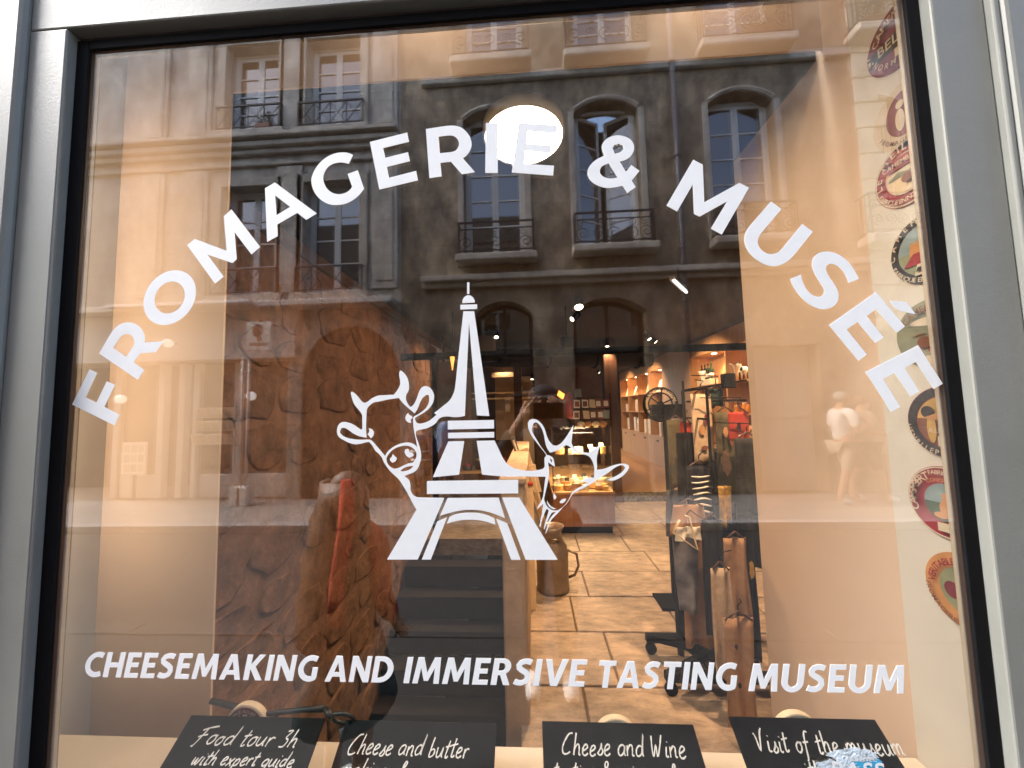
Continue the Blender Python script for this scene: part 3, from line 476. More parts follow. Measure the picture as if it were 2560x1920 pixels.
# ------------------------------------------------------------------ vinyl lettering and emblem
def smooth_contour(c, lim=42):
    n = len(c); out = []
    def ang(i):
        a, b, d = c[i-1], c[i], c[(i+1) % n]
        t1 = atan2(b[1]-a[1], b[0]-a[0]); t2 = atan2(d[1]-b[1], d[0]-b[0])
        return abs((t2-t1+pi) % (2*pi)-pi)
    sm = [ang(i) < radians(lim) for i in range(n)]
    for i in range(n):
        p0, p1, p2, p3 = c[i-1], c[i], c[(i+1) % n], c[(i+2) % n]
        out.append(p1)
        if not (sm[i] or sm[(i+1) % n]): continue
        L = sqrt((p2[0]-p1[0])**2+(p2[1]-p1[1])**2)
        if L > 0.07: continue
        t1 = ((p2[0]-p0[0])/2, (p2[1]-p0[1])/2) if sm[i] else (p2[0]-p1[0], p2[1]-p1[1])
        t2 = ((p3[0]-p1[0])/2, (p3[1]-p1[1])/2) if sm[(i+1) % n] else (p2[0]-p1[0], p2[1]-p1[1])
        l1 = sqrt(t1[0]**2+t1[1]**2) or 1; l2 = sqrt(t2[0]**2+t2[1]**2) or 1
        t1 = (t1[0]/l1*L, t1[1]/l1*L); t2 = (t2[0]/l2*L, t2[1]/l2*L)
        for s in (0.33, 0.67):
            h1 = 2*s**3-3*s**2+1; h2 = s**3-2*s**2+s; h3 = -2*s**3+3*s**2; h4 = s**3-s**2
            out.append((h1*p1[0]+h2*t1[0]+h3*p2[0]+h4*t2[0], h1*p1[1]+h2*t1[1]+h3*p2[1]+h4*t2[1]))
    return out
YV = -0.0009
def onglass(u, v, w): return (u, YV+w, v)
arc = thing("arched_lettering", "large white letters FROMAGERIE & MUSÉE arched across the glass", "lettering")
for s in ARC_LETTERS:
    MB().poly([smooth_contour(c) for c in s], onglass, 0.0005).build("letter", m_vinyl, arc)
emb = thing("tower_emblem", "white cut-out emblem of an iron tower flanked by cow and goat heads", "emblem")
for nm, s in EMBLEM:
    MB().poly([smooth_contour(c) for c in s], onglass, 0.0005).build(nm, m_vinyl, emb)

def thick(pts, w, closed=False):
    """outline of a ribbon of width w along pts"""
    n = len(pts); L = []; R = []
    for i in range(n):
        a = pts[max(0, i-1)]; b = pts[min(n-1, i+1)]
        dx, dy = b[0]-a[0], b[1]-a[1]; l = sqrt(dx*dx+dy*dy) or 1
        nx, ny = -dy/l, dx/l; ww = (w[i] if isinstance(w, (list, tuple)) else w)/2
        L.append((pts[i][0]+nx*ww, pts[i][1]+ny*ww)); R.append((pts[i][0]-nx*ww, pts[i][1]-ny*ww))
    return L+R[::-1]
def earc(cx, cy, rx, ry, a0, a1, n=14):
    return [(cx+rx*cos(radians(a0+(a1-a0)*i/n)), cy+ry*sin(radians(a0+(a1-a0)*i/n))) for i in range(n+1)]
GLY = {
 'I': (0.21, [[(0,0),(.21,0),(.21,1),(0,1)]]),
 'H': (0.74, [[(0,0),(.21,0),(.21,.4),(.53,.4),(.53,0),(.74,0),(.74,1),(.53,1),(.53,.59),(.21,.59),(.21,1),(0,1)]]),
 'T': (0.64, [[(.215,0),(.425,0),(.425,.82),(.64,.82),(.64,1),(0,1),(0,.82),(.215,.82)]]),
 'E': (0.55, [[(0,0),(.55,0),(.55,.18),(.21,.18),(.21,.42),(.49,.42),(.49,.6),(.21,.6),(.21,.82),(.54,.82),(.54,1),(0,1)]]),
 'N': (0.76, [[(0,0),(.19,0),(.19,.62),(.54,0),(.76,0),(.76,1),(.57,1),(.57,.38),(.22,1),(0,1)]]),
 'M': (0.97, [[(0,0),(.2,0),(.235,.6),(.41,.1),(.56,.1),(.735,.6),(.77,0),(.97,0),(.9,1),(.68,1),(.485,.42),(.29,1),(.07,1)]]),
 'A': (0.83, [[(0,0),(.21,0),(.265,.2),(.56,.2),(.615,0),(.83,0),(.54,1),(.29,1)], [(.315,.37),(.515,.37),(.415,.74)]]),
 'V': (0.80, [[(.28,0),(.52,0),(.80,1),(.58,1),(.40,.27),(.22,1),(0,1)]]),
 'K': (0.73, [[(0,0),(.21,0),(.21,.44),(.48,0),(.73,0),(.39,.53),(.71,1),(.47,1),(.21,.62),(.21,1),(0,1)]]),
 'D': (0.78, [[(0,0),(.3,0)]+earc(.3,.5,.48,.5,-90,90,16)+[(0,1)], [(.21,.18),(.21,.82),(.28,.82)]+earc(.28,.5,.28,.32,90,-90,14)]),
 'R': (0.68, [[(0,0),(.21,0),(.21,.37),(.29,.37),(.45,0),(.68,0),(.49,.42)]+earc(.33,.70,.31,.30,-58,90,12)+[(0,1)], [(.21,.54),(.21,.83),(.31,.83)]+earc(.31,.685,.125,.145,90,-90,10)]),
 'U': (0.74, [[(0,1),(0,.36)]+earc(.37,.36,.37,.38,180,360,18)+[(.74,1),(.53,1),(.53,.36)]+earc(.37,.36,.16,.19,360,180,12)+[(.21,1)]]),
 'C': (0.70, [thick([(.68,.86)]+earc(.48,.5,.37,.41,68,292,20)+[(.69,.15)], .205)]),
 'G': (0.76, [thick([(.69,.86)]+earc(.48,.5,.37,.41,68,300,20)+[(.655,.16),(.655,.54)], .205)]),
 'S': (0.60, [thick([(.55,.86),(.42,.905),(.30,.905),(.18,.86),(.115,.76),(.14,.65),(.24,.575),(.37,.50),(.46,.42),(.485,.29),(.43,.16),(.30,.095),(.16,.10),(.03,.15)], .20)]),
}
tagl = thing("tagline_lettering", "white slanted capitals CHEESEMAKING AND IMMERSIVE TASTING MUSEUM low on the glass", "lettering")
for word, pa, pb in (("CHEESEMAKING", (206,1692), (800,1704)), ("AND", (811,1704), (989,1707)), ("IMMERSIVE", (1008,1708), (1472,1717)), ("TASTING", (1491,1719), (1851,1727)), ("MUSEUM", (1871,1728), (2272,1734))):
    A = at(pa[0], pa[1], CAMD+YV); B = at(pb[0], pb[1], CAMD+YV); H = 0.0565; SH = 0.17
    adv = [GLY[c][0] for c in word]; gap = 0.115
    tot = sum(adv)+gap*(len(word)-1)+SH
    sx = (B.x-A.x)/tot; x = 0
    for c, a in zip(word, adv):
        con = [[(A.x+(x+q[0]+SH*q[1])*sx, A.z+(B.z-A.z)*(x/tot)+q[1]*H) for q in cc] for cc in GLY[c][1]]
        MB().poly(con, onglass, 0.0005).build("letter", m_vinyl, tagl)
        x += a+gap
# torn blue sticker low on the glass
stk = thing("torn_sticker", "torn blue and white paper sticker on the glass over the last chalkboard", "sticker")
m_blue = mat("sticker_blue", (0.05, 0.42, 0.70), 0.5, var=0.12, scale=40)
m_torn = mat("torn_paper", (0.62, 0.72, 0.80), 0.85, var=0.4, scale=60, bump=0.4, bscale=200)
def gp(px, py): q = at(px, py, CAMD+YV); return (q.x, q.z)
bl = [gp(*q) for q in ((2128,1898),(2150,1890),(2172,1893),(2196,1897),(2206,1905),(2200,1914),(2212,1924),(2204,1990),(2190,2040),(2120,2060),(2060,2000),(2096,1930))]
MB().poly([bl], lambda u, v, w: (u, YV+0.0002+w, v), 0.0004).build("printed_sheet", m_blue, stk)
random.seed(5)
def torn(c, rx, rz, n=46, j=0.3):
    return [(c[0]+cos(2*pi*i/n)*rx*(1-rnd(0, j)), c[1]+sin(2*pi*i/n)*rz*(1-rnd(0, j))) for i in range(n)]
c1 = gp(2135, 1888); c2 = gp(2088, 1918); c3 = gp(2130, 1925)
MB().poly([torn(c1, 0.058, 0.016)], lambda u, v, w: (u, YV-0.0002+w, v), 0.0003).build("torn_paper", m_torn, stk)
MB().poly([torn(c2, 0.052, 0.022, j=0.5)], lambda u, v, w: (u, YV-0.0006+w, v), 0.0003).build("torn_paper", m_torn, stk)

GCACHE = {}
def glyphs(text, bold=0.0):
    """(outline mesh data, advance) for each character of the built-in font, cap height about 0.7"""
    out = []
    for ch in text:
        key = (ch, bold)
        if key not in GCACHE:
            if ch == ' ': GCACHE[key] = ([], [], 0.28)
            else:
                c = bpy.data.curves.new("g", "FONT"); c.body = ch; c.size = 1; c.offset = bold; c.resolution_u = 3
                o = bpy.data.objects.new("g", c); me = bpy.data.meshes.new_from_object(o)
                vs = [(v.co.x, v.co.y) for v in me.vertices]; fs = [tuple(p.vertices) for p in me.polygons]
                w = max(v[0] for v in vs)-min(v[0] for v in vs); x0 = min(v[0] for v in vs)
                GCACHE[key] = ([(v[0]-x0, v[1]) for v in vs], fs, w+0.09)
                bpy.data.objects.remove(o); bpy.data.meshes.remove(me); bpy.data.curves.remove(c)
        out.append(GCACHE[key])
    return out
def text_mb(text, size, fr, bold=0.0, center=True, space=1.0):
    g = glyphs(text, bold); W = sum(a[2]*space for a in g)
    x = -W/2 if center else 0; mb = MB()
    for vs, fs, a in g:
        n = len(mb.v); mb.v += [tuple(fr((x+v[0])*size, v[1]*size, 0)) for v in vs]; mb.f += [tuple(n+i for i in f) for f in fs]; x += a*space
    return mb
def ring_mb(text, R, size, a0, a1, fr, flip=False, bold=0.0):
    """characters round a circle from angle a0 to a1 (degrees), tops outward (or inward when flip)"""
    g = glyphs(text, bold); W = sum(a[2] for a in g); x = 0; mb = MB()
    for vs, fs, a in g:
        t = radians(a0+(a1-a0)*(x+a/2-0.04)/W)
        ca, sa = cos(t), sin(t); n = len(mb.v)
        for v in vs:
            lx = (v[0]-(a-0.09)/2)*size; ly = v[1]*size
            if flip: rr = R-ly; tx = -lx
            else: rr = R+ly; tx = lx
            # tangent direction for clockwise text is (sin, -cos)
            mb.v.append(tuple(fr(rr*ca+tx*sa, rr*sa-tx*ca, 0)))
        mb.f += [tuple(n+i for i in f) for f in fs]; x += a
    return mb
MB_st = text_mb("ILE AVEC", 0.0125, lambda u, v, w: (gp(2160, 1903)[0]+u, YV-0.0004, gp(2160, 1903)[1]+v), 0.01)
MB_st.build("printed_words", m_vinyl, stk)
text_mb("PASS", 0.045, lambda u, v, w: (gp(2150, 1945)[0]+u, YV-0.0009, gp(2150, 1945)[1]+v), 0.02).build("printed_words", m_vinyl, stk)

# ------------------------------------------------------------------ display bay, shop shell
def Y(d): return d-CAMD            # distance from the lens -> world y
FLOOR, CEIL = 0.10, 2.90
DP = 1.21                          # distance of the display back panel
XP = at(573, 400, DP).x            # free edge of the left panel
XC = at(305, 400, DP).x
struct(MB().box(XC, XP, Y(DP), Y(DP)+0.008, 0.1, 3.42).build("display_panel", m_panel))
struct(MB().box(XP+0.0005, 1.06, Y(DP)+0.0005, Y(DP)+0.0085, CEIL+0.012, 3.42).build("display_lintel", m_panel, bevel=0.002))
struct(MB().box(XC-0.03, XC-0.0005, 0.022, Y(DP)+0.03, 0.1, 3.42).build("wall_display_return", m_reveal))
XW = 1.03
struct(MB().box(XW, XW+0.05, Y(1.088), Y(1.765), 0.1, CEIL+0.3).build("wall_partition", m_panel, bevel=0.002))
struct(MB().box(1.0, 1.05, 0.022, Y(1.086), 0.1, 3.42).build("wall_label_board", m_reveal, bevel=0.003))
struct(MB().box(XC-0.03, 1.06, 0.022, Y(DP)+0.03, 3.421, 3.45).build("ceiling_display_bay", m_reveal))
shelf = thing("display_shelf", "pale timber shelf under the chalkboards behind the glass", "shelf")
MB().box(XC+0.002, 0.998, 0.023, atz(1300, 1866, 0.75).y, 0.715, 0.750).build("shelf_board", m_shelf, shelf, bevel=0.004)
MB().box(XC+0.002, 0.998, 0.023, 0.08, 0.1, 0.713).build("apron_board", m_shelf, shelf)

# unseen bay downlights, added to light the lintel and the display
m_lens = mat("lamp_lens", (1, 1, 1), 0.4, emit=(1.0, 0.80, 0.55), estr=2.6)
m_lensw = mat("bright_lamp_disc", (1, 1, 1), 0.4, emit=(1.0, 0.90, 0.74), estr=4)
BAYC = (1.0, 0.72, 0.50)
def downlight(x, d, z, e, label, spot=95, tilt=(0, 0, -1), group="unseen downlights added over the window display"):
    t = thing("downlight", label, "light", group)
    MB().lathe([(0.045, -0.012), (0.05, -0.012), (0.05, 0.02), (0.036, 0.02), (0.036, 0.0)], (x, Y(d), z), 20).build("trim_ring", m_black, t, True)
    MB().lathe([(0.0, 0.004), (0.035, 0.004)], (x, Y(d), z), 20).build("lens", m_lens, t)
    lamp('SPOT', "bulb", (x, Y(d), z-0.03), e, BAYC, 0.06, tilt, spot, t, 1.0)
led = thing("added_strip_light", "unseen light strip added to spread the glow evenly over the left panel", "lamp")  # unseen source of the panel's glow; strip shape added for even light
MB().box(XC+0.0005, XC+0.012, Y(0.885), Y(0.915), 0.95, 2.85).build("channel", m_black, led, bevel=0.002)
MB().box(XC+0.0125, XC+0.018, Y(0.89), Y(0.91), 0.97, 2.83).build("diffuser", m_lens, led)
ll = lamp('AREA', "bulb", (XC+0.035, Y(0.905), 2.02), 4.6, BAYC, 0.03, (0.55, 0.83, 0.0), parent=led)
ll.data.shape = 'RECTANGLE'; ll.data.size = 0.03; ll.data.size_y = 1.55
downlight(-0.35, 0.93, 3.40, 13, "small unseen downlight added above the middle of the window display", tilt=(0, 0.6, -1), spot=150)
downlight(0.62, 0.93, 3.40, 15, "small unseen downlight added above the right of the window display", tilt=(0.2, 0.5, -1), spot=150)

# stone side wall with separate rubble stones
XS = -1.60
from mathutils import noise as mnoise
wl_ = MB(); NY, NZ = 150, 150; WZ0, WZ1 = -3.2, 3.25
for j in range(NZ+1):
    for i in range(NY+1):
        yy = Y(1.25)+(5.6-1.25)*(i/NY); zz = WZ0+(WZ1-WZ0)*j/NZ
        v = Vector((3.1, yy*1.0, zz*1.0))
        h = 0.010*mnoise.fractal(v*2.2, 0.9, 2.0, 5)+0.010*abs(mnoise.noise(v*6.0))+0.008*mnoise.noise(Vector((0, yy*5+zz*3, zz*7-yy*2)))
        wl_.v.append((XS+h-0.008, yy, zz))
for j in range(NZ):
    for i in range(NY):
        k = j*(NY+1)+i; wl_.f.append((k, k+NY+1, k+NY+2, k+1))
wl_.box(XS-0.3, XS-0.06, Y(1.25), Y(13.4), -3.2, 3.3)
wl_.box(XS-0.06, XS-0.02, Y(5.6), Y(13.4), -3.2, 3.3)
wl_ = struct(wl_.build("wall_stone", m_mortar, None, True))
MB().box(XS-0.01, XS+0.035, Y(1.26), Y(9.5), 2.80, 2.895).build("wall_plate", m_backwall, wl_, bevel=0.004)
def rock(cy, cz, ry, rz, depth, seed):
    r = random.Random(seed); n = 13; mb = MB()
    ph = r.uniform(0, 6); sq = r.uniform(2.4, 4.2)
    prof = []
    for i in range(n):
        a = 2*pi*i/n; c, s = cos(a), sin(a)
        k = (abs(c)**sq+abs(s)**sq)**(-1/sq)*(1+r.uniform(-0.20, 0.12))
        prof.append((c*k*ry, s*k*rz))
    rings = [(1.0, -0.02), (0.985, depth*0.75), (0.92, depth), (0.5, depth*1.05)]
    for (k, h) in rings:
        for (a, b) in prof:
            mb.v.append((XS+h+(r.uniform(-0.007, 0.007) if h > 0 else 0), cy+a*k+r.uniform(-.006, .006), cz+b*k+r.uniform(-.006, .006)))
    for i in range(3):
        for j in range(n):
            j2 = (j+1) % n; mb.f.append((i*n+j, i*n+j2, (i+1)*n+j2, (i+1)*n+j))
    mb.v.append((XS+depth*1.1, cy, cz)); e = len(mb.v)-1
    for j in range(n): mb.f.append((3*n+j, 3*n+(j+1) % n, e))
    return mb
random.seed(11); seed = 0
z = -3.0
while z < 2.8:
    h = rnd(0.20, 0.38); y = Y(1.30)+rnd(0, .2)
    while y < Y(5.6):
        wdt = rnd(0.26, 0.62)
        if random.random() > 0.10:
            seed += 1
            rock(y+wdt/2, z+h/2+rnd(-.03, .03), wdt/2-0.022, h/2-0.02, rnd(0.000, 0.011), seed).build("stone", m_stone, wl_, True, fix=True)
        y += wdt
    z += h
struct(MB().box(-1.7, 1.75, Y(9.6), Y(9.75), -1.6, 3.4).build("wall_back", m_backwall))
struct(MB().box(1.752, 4.2, Y(13.2), Y(13.3), 0, 3.4).build("wall_far", m_backwall))
struct(MB().box(3.5, 3.6, Y(1.8), Y(13.2), 0, 3.4).build("wall_right", m_backwall))
struct(MB().box(XS, 3.9, Y(DP)+0.031, Y(13.4), CEIL, CEIL+0.08).build("ceiling", m_ceil))
# floor: bed plus slabs, stairwell left of the parapet
XF = -0.10
bed = struct(MB().box(XF, 3.9, Y(1.18), Y(13.4), -0.1, FLOOR-0.012).build("floor", m_joint))
MB().box(XS, XF-0.001, Y(4.6), Y(13.4), -0.1, FLOOR).build("landing", m_slab, bed)
random.seed(21)
rows = [1.20, 1.72, 2.22, 2.73, 3.22, 3.70, 4.20, 4.72, 5.25, 5.8, 6.35]
for a, b in zip(rows[:-1], rows[1:]):
    x = XF+0.004; first = True
    while x < 3.1:
        wd = rnd(0.35, 0.6) if first else rnd(0.55, 1.0); first = False
        x2 = min(3.15, x+wd)
        MB().box(x, x2-0.014, Y(a)+0.007, Y(b)-0.007, FLOOR-0.03, FLOOR+rnd(-.002, .002)).build("slab", m_slab, bed, bevel=0.006)
        x = x2
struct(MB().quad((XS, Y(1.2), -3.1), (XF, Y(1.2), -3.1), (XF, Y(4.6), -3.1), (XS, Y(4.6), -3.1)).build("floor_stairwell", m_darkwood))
m_stairs = mat("stair_painted_shade", (0.03, 0.02, 0.018), 0.8, var=0.4, scale=8)  # near-black colour stands in for the shade of the stairwell
stairs = thing("stone_staircase", "stone staircase painted near-black as stairwell shade, going down beside the rubble wall", "staircase")
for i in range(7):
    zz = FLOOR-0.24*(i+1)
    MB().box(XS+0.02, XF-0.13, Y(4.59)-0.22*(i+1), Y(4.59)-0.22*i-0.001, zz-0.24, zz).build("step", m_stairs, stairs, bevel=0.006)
# raised floor at the back with its dark riser
ris = struct(MB().box(0.9, 3.9, Y(6.38), Y(13.4), FLOOR, FLOOR+0.15).build("floor_raised", m_wood))
m_speck = mat("speckled_riser", (0.015, 0.013, 0.012), 0.5, var=0.9, scale=26, col2=(0.3, 0.26, 0.2))
MB().box(0.9, 3.9, Y(6.36), Y(6.379), FLOOR+0.004, FLOOR+0.152).build("riser", m_speck, ris)

# parapet of the stairwell
par = thing("parapet_wall", "low rendered stone parapet between stairwell and paved floor", "wall")
m_render = mat("rendered_stone", (0.52, 0.38, 0.26), 0.8, var=0.2, scale=7, bump=0.35, bscale=40)
pa = at(1255, 1400, 1.95); pb = at(1316, 1400, 1.95)
MB().box(pa.x, pb.x, Y(1.95), Y(4.2), -3.1, 1.30).build("wall_body", m_render, par, bevel=0.014, seg=3)
MB().box(pa.x-0.01, pb.x+0.01, Y(1.94), Y(4.21), 1.302, 1.335).build("coping", m_render, par, bevel=0.008)

# ------------------------------------------------------------------ lamps and ceiling gear
cl = thing("ceiling_lamp", "large round glowing flush ceiling lamp seen behind the arched letters", "lamp")
LC = atz(1309, 345, CEIL-0.05)
MB().lathe([(0.165, 0.0), (0.172, 0.006), (0.172, 0.048), (0.15, 0.048)], (LC.x, LC.y, CEIL-0.05), 48).build("drum", m_shelf, cl, True)
MB().lathe([(0.0, 0.0), (0.163, 0.001)], (LC.x, LC.y, CEIL-0.052), 48).build("diffuser", m_lensw, cl)
lamp('AREA', "bulb", (LC.x, LC.y, CEIL-0.06), 26, (1.0, 0.68, 0.40), 0.3, (0, 0, -1), parent=cl)

def spot_fix(px, py, z, label, aim, e=0, r=0.035, body=True, group="track spotlights on the black ceiling"):
    p = atz(px, py, z); t = thing("spotlight", label, "spotlight", group)
    d = Vector(aim).normalized()
    MB().cyl(p-d*0.12, p-d*0.004, r, r, 16).build("body", m_black, t, True, bevel=0.003)
    MB().cyl(p-d*0.002, p+d*0.002, r*0.82, r*0.82, 16).build("lens", m_lens, t)
    MB().cyl(p-d*0.08, Vector((p.x-d.x*.08, p.y-d.y*.08, CEIL)), 0.008, seg=8).build("stem", m_black, t)
    if e: lamp('SPOT', "bulb", p+d*0.02, e*2.2, WARM, 0.03, d, 90, t)
spot_fix(1447, 768, 2.78, "largest bright ceiling spotlight right of the emblem's spire", (0.05, -0.45, -1), 170, 0.055)
spot_fix(1430, 798, 2.72, "small ceiling spotlight just below the largest one", (-1.0, -0.5, -0.8), 40, 0.032)
spot_fix(1241, 843, 2.74, "spotlight nearest the spire among the dim far ones", (0, -0.5, -1), 30)
spot_fix(1212, 868, 2.70, "spotlight in front of the brown ceiling box", (-0.9, -0.6, -1), 34)
spot_fix(1624, 848, 2.74, "ceiling spotlight left of the white tube fitting", (0.5, -0.3, -1), 40)
spot_fix(1518, 866, 2.76, "ceiling spotlight above the cheese counter", (0, -0.1, -1), 70)
spot_fix(1330, 948, 2.45, "far spotlight above the white door panel", (0, -0.3, -1), 50)
for xx, dd, aim, e, lab in ((2.1, 6.1, (1, 0.1, -0.9), 60, "added ceiling spotlight that brightens the bottles on the near oak shelving"), (2.1, 9.0, (1, 0.1, -1.0), 70, "added ceiling spotlight that brightens the near end of the far shelving"), (2.1, 11.2, (1, 0.1, -1.0), 70, "added ceiling spotlight that brightens the far end of the far shelving"), (1.28, 1.62, (-0.28, 0.55, -1), 120, "added ceiling spotlight, out of view, that brightens the clothes rail")):  # ceiling lamps added to brighten the shelving and the clothes rail
    t = thing("spotlight", lab, "spotlight", "track spotlights on the black ceiling"); p = Vector((xx, Y(dd), 2.78)); d = Vector(aim).normalized()
    MB().cyl(p-d*0.12, p-d*0.004, 0.035, seg=16).build("body", m_black, t, True, bevel=0.003)
    MB().cyl(p-d*0.002, p+d*0.002, 0.029, seg=16).build("lens", m_lens, t)
    MB().cyl(p-d*0.08, (p.x-d.x*.08, p.y-d.y*.08, CEIL), 0.008, seg=8).build("stem", m_black, t)
    lamp('SPOT', "bulb", p+d*0.02, e*2.2, WARM, 0.03, d, 100, t)
# unlit black projector-like spotlight hanging forward
blk = thing("unlit_spotlight", "small black unlit spotlight hanging under the ceiling", "loudspeaker")
p = at(1416, 856, 4.2)
MB().obox(p, Vector((0.055, 0.02, 0)), Vector((-0.02, 0.055, 0)), Vector((0, 0.01, 0.07))).build("cabinet", m_black, blk, bevel=0.01)
MB().bar(p, (p.x, p.y, CEIL), 0.016).build("bracket", m_black, blk)
bxx = thing("ceiling_box", "brown wooden box hanging high under the black ceiling", "box")
p = at(1212, 866, 5.2); MB().box(p.x-0.16, p.x+0.14, p.y, p.y+0.3, p.z-0.13, p.z+0.16).build("case", m_backwall, bxx, bevel=0.01)
MB().bar((p.x, p.y+0.15, p.z+0.16), (p.x, p.y+0.15, CEIL), 0.03).build("hanger", m_black, bxx)
# black steel beam and frame across the shop
fr = thing("steel_portal", "black steel beam and posts spanning the shop at door height", "frame")
a = at(1080, 888, 4.3); b = at(1860, 868, 4.3)
MB().box(XS+0.005, 3.2, Y(4.3), Y(4.36), a.z-0.05, a.z+0.03).build("beam", m_black, fr, bevel=0.004)
for px in (1086, ):
    q = at(px, 1000, 4.3); MB().box(q.x-0.03, q.x+0.03, Y(4.3), Y(4.36), FLOOR, a.z-0.051).build("post", m_black, fr, bevel=0.004)
duct = thing("ceiling_duct", "round black air duct crossing under the black ceiling", "duct")
MB().cyl((-0.9, Y(6.2), 2.62), (2.4, Y(7.4), 2.66), 0.16, seg=24).build("pipe", m_ceil, duct, True)
for k in range(4):
    q = Vector((-0.6+k*0.9, Y(6.3+k*0.33), 2.63)); MB().cyl(q, q+Vector((0.03, 0.011, 0)), 0.167, seg=24).build("collar", m_black, duct, True)
    MB().cyl(q+Vector((0, 0, 0.16)), (q.x, q.y, CEIL), 0.006, seg=6).build("hanger", m_black, duct)
tubef = thing("tube_lamp", "short white tube light fitting under the cornice at right", "lamp")
a = at(1680, 694, 3.0); b = at(1712, 724, 3.25)
m_tube = mat("tube_white", (0.8, 0.8, 0.8), 0.3, emit=(1, 0.97, 0.92), estr=0.35)
MB().bar(a, b, 0.05, 0.03).build("housing", m_win, tubef, bevel=0.004)
MB().cyl(a+Vector((0.012, -0.004, -0.026)), b+Vector((0.012, -0.004, -0.026)), 0.012, seg=10).build("tube", m_tube, tubef, True)
MB().bar((a+b)/2, ((a+b)/2).x*Vector((1,0,0))+((a+b)/2).y*Vector((0,1,0))+Vector((0,0,CEIL)), 0.012).build("hanger", m_black, tubef)
# ------------------------------------------------------------------ window display: chalkboards, cheese labels, tools
STROKES = {  # single-line handwriting, x-height 0.5, cap 1.0
 'a': (.48,[[(.40,.42),(.28,.5),(.12,.42),(.05,.22),(.12,.04),(.25,.04),(.38,.2),(.42,.46),(.40,.14),(.47,.02)]]),
 'b': (.42,[[(.10,1.0),(.08,.6),(.08,.06),(.2,.0),(.34,.1),(.36,.3),(.24,.4),(.09,.3)]]),
 'c': (.38,[[(.34,.42),(.22,.5),(.08,.36),(.05,.16),(.14,.02),(.28,.02),(.36,.1)]]),
 'd': (.50,[[(.36,.42),(.24,.48),(.1,.38),(.05,.18),(.12,.03),(.24,.04),(.36,.2),(.44,1.0),(.40,.2),(.46,.02)]]),
 'e': (.40,[[(.04,.2),(.2,.26),(.33,.38),(.26,.5),(.12,.44),(.05,.22),(.1,.04),(.24,.0),(.38,.1)]]),
 'f': (.34,[[(.42,.95),(.30,1.0),(.20,.8),(.14,.3),(.08,-.3),(.0,-.35)],[(.02,.46),(.34,.5)]]),
 'g': (.46,[[(.38,.42),(.26,.5),(.12,.42),(.05,.22),(.12,.06),(.26,.08),(.38,.24),(.41,.46),(.36,-.1),(.22,-.36),(.06,-.3)]]),
 'h': (.46,[[(.10,1.0),(.06,.0)],[(.07,.25),(.2,.46),(.32,.44),(.35,.2),(.36,.03),(.44,.02)]]),
 'i': (.22,[[(.10,.48),(.08,.1),(.14,.0),(.22,.05)],[(.13,.70),(.15,.72)]]),
 'k': (.44,[[(.10,1.0),(.06,.0)],[(.36,.5),(.10,.24),(.22,.2),(.40,.0)]]),
 'l': (.26,[[(.08,.4),(.24,.85),(.2,1.0),(.1,.9),(.07,.2),(.14,.0),(.24,.06)]]),
 'm': (.66,[[(.04,.46),(.06,.0)],[(.06,.3),(.18,.48),(.28,.4),(.29,.0)],[(.29,.3),(.42,.48),(.52,.4),(.53,.05),(.64,.02)]]),
 'n': (.46,[[(.04,.46),(.06,.0)],[(.06,.28),(.2,.48),(.32,.4),(.34,.05),(.44,.03)]]),
 'o': (.42,[[(.24,.48),(.1,.4),(.05,.18),(.14,.02),(.28,.06),(.36,.26),(.30,.44),(.22,.48),(.40,.44)]]),
 'p': (.44,[[(.06,.48),(.04,-.4)],[(.06,.3),(.2,.48),(.34,.38),(.3,.12),(.16,.04),(.05,.12)]]),
 'r': (.34,[[(.06,.46),(.08,.0)],[(.08,.26),(.18,.46),(.32,.44)]]),
 's': (.34,[[(.04,.04),(.2,.3),(.24,.5),(.26,.3),(.34,.16),(.24,.0),(.08,.02)]]),
 't': (.32,[[(.18,.85),(.12,.1),(.2,.0),(.3,.08)],[(.0,.52),(.34,.6)]]),
 'u': (.46,[[(.04,.46),(.05,.12),(.14,.0),(.28,.1),(.36,.46),(.36,.08),(.44,.02)]]),
 'v': (.40,[[(.02,.46),(.14,.0),(.34,.5)]]),
 'w': (.56,[[(.04,.46),(.08,.04),(.18,.04),(.26,.4),(.3,.04),(.4,.04),(.5,.48),(.56,.44)]]),
 'x': (.42,[[(.04,.46),(.34,.0)],[(.36,.48),(.02,.0)]]),
 'F': (.60,[[(.26,.9),(.10,.0),(.0,-.04)],[(.02,.78),(.3,.92),(.72,1.02)],[(.02,.42),(.2,.5),(.44,.56)]]),
 'C': (.60,[[(.56,1.0),(.34,.96),(.12,.62),(.03,.28),(.12,.02),(.34,.0),(.52,.1)]]),
 'V': (.62,[[(.0,.82),(.12,.6),(.26,.0),(.40,.8),(.52,1.06)]]),
 'W': (.74,[[(.04,.9),(.08,.3),(.16,.0),(.28,.5),(.36,.0),(.5,.4),(.6,.95)]]),
 '3': (.40,[[(.06,.88),(.3,.92),(.14,.54),(.32,.4),(.26,.06),(.04,.04)]]),
 '&': (.56,[[(.5,.1),(.2,.7),(.24,.96),(.38,.9),(.34,.66),(.08,.3),(.14,.02),(.36,.06),(.5,.4)]]),
}
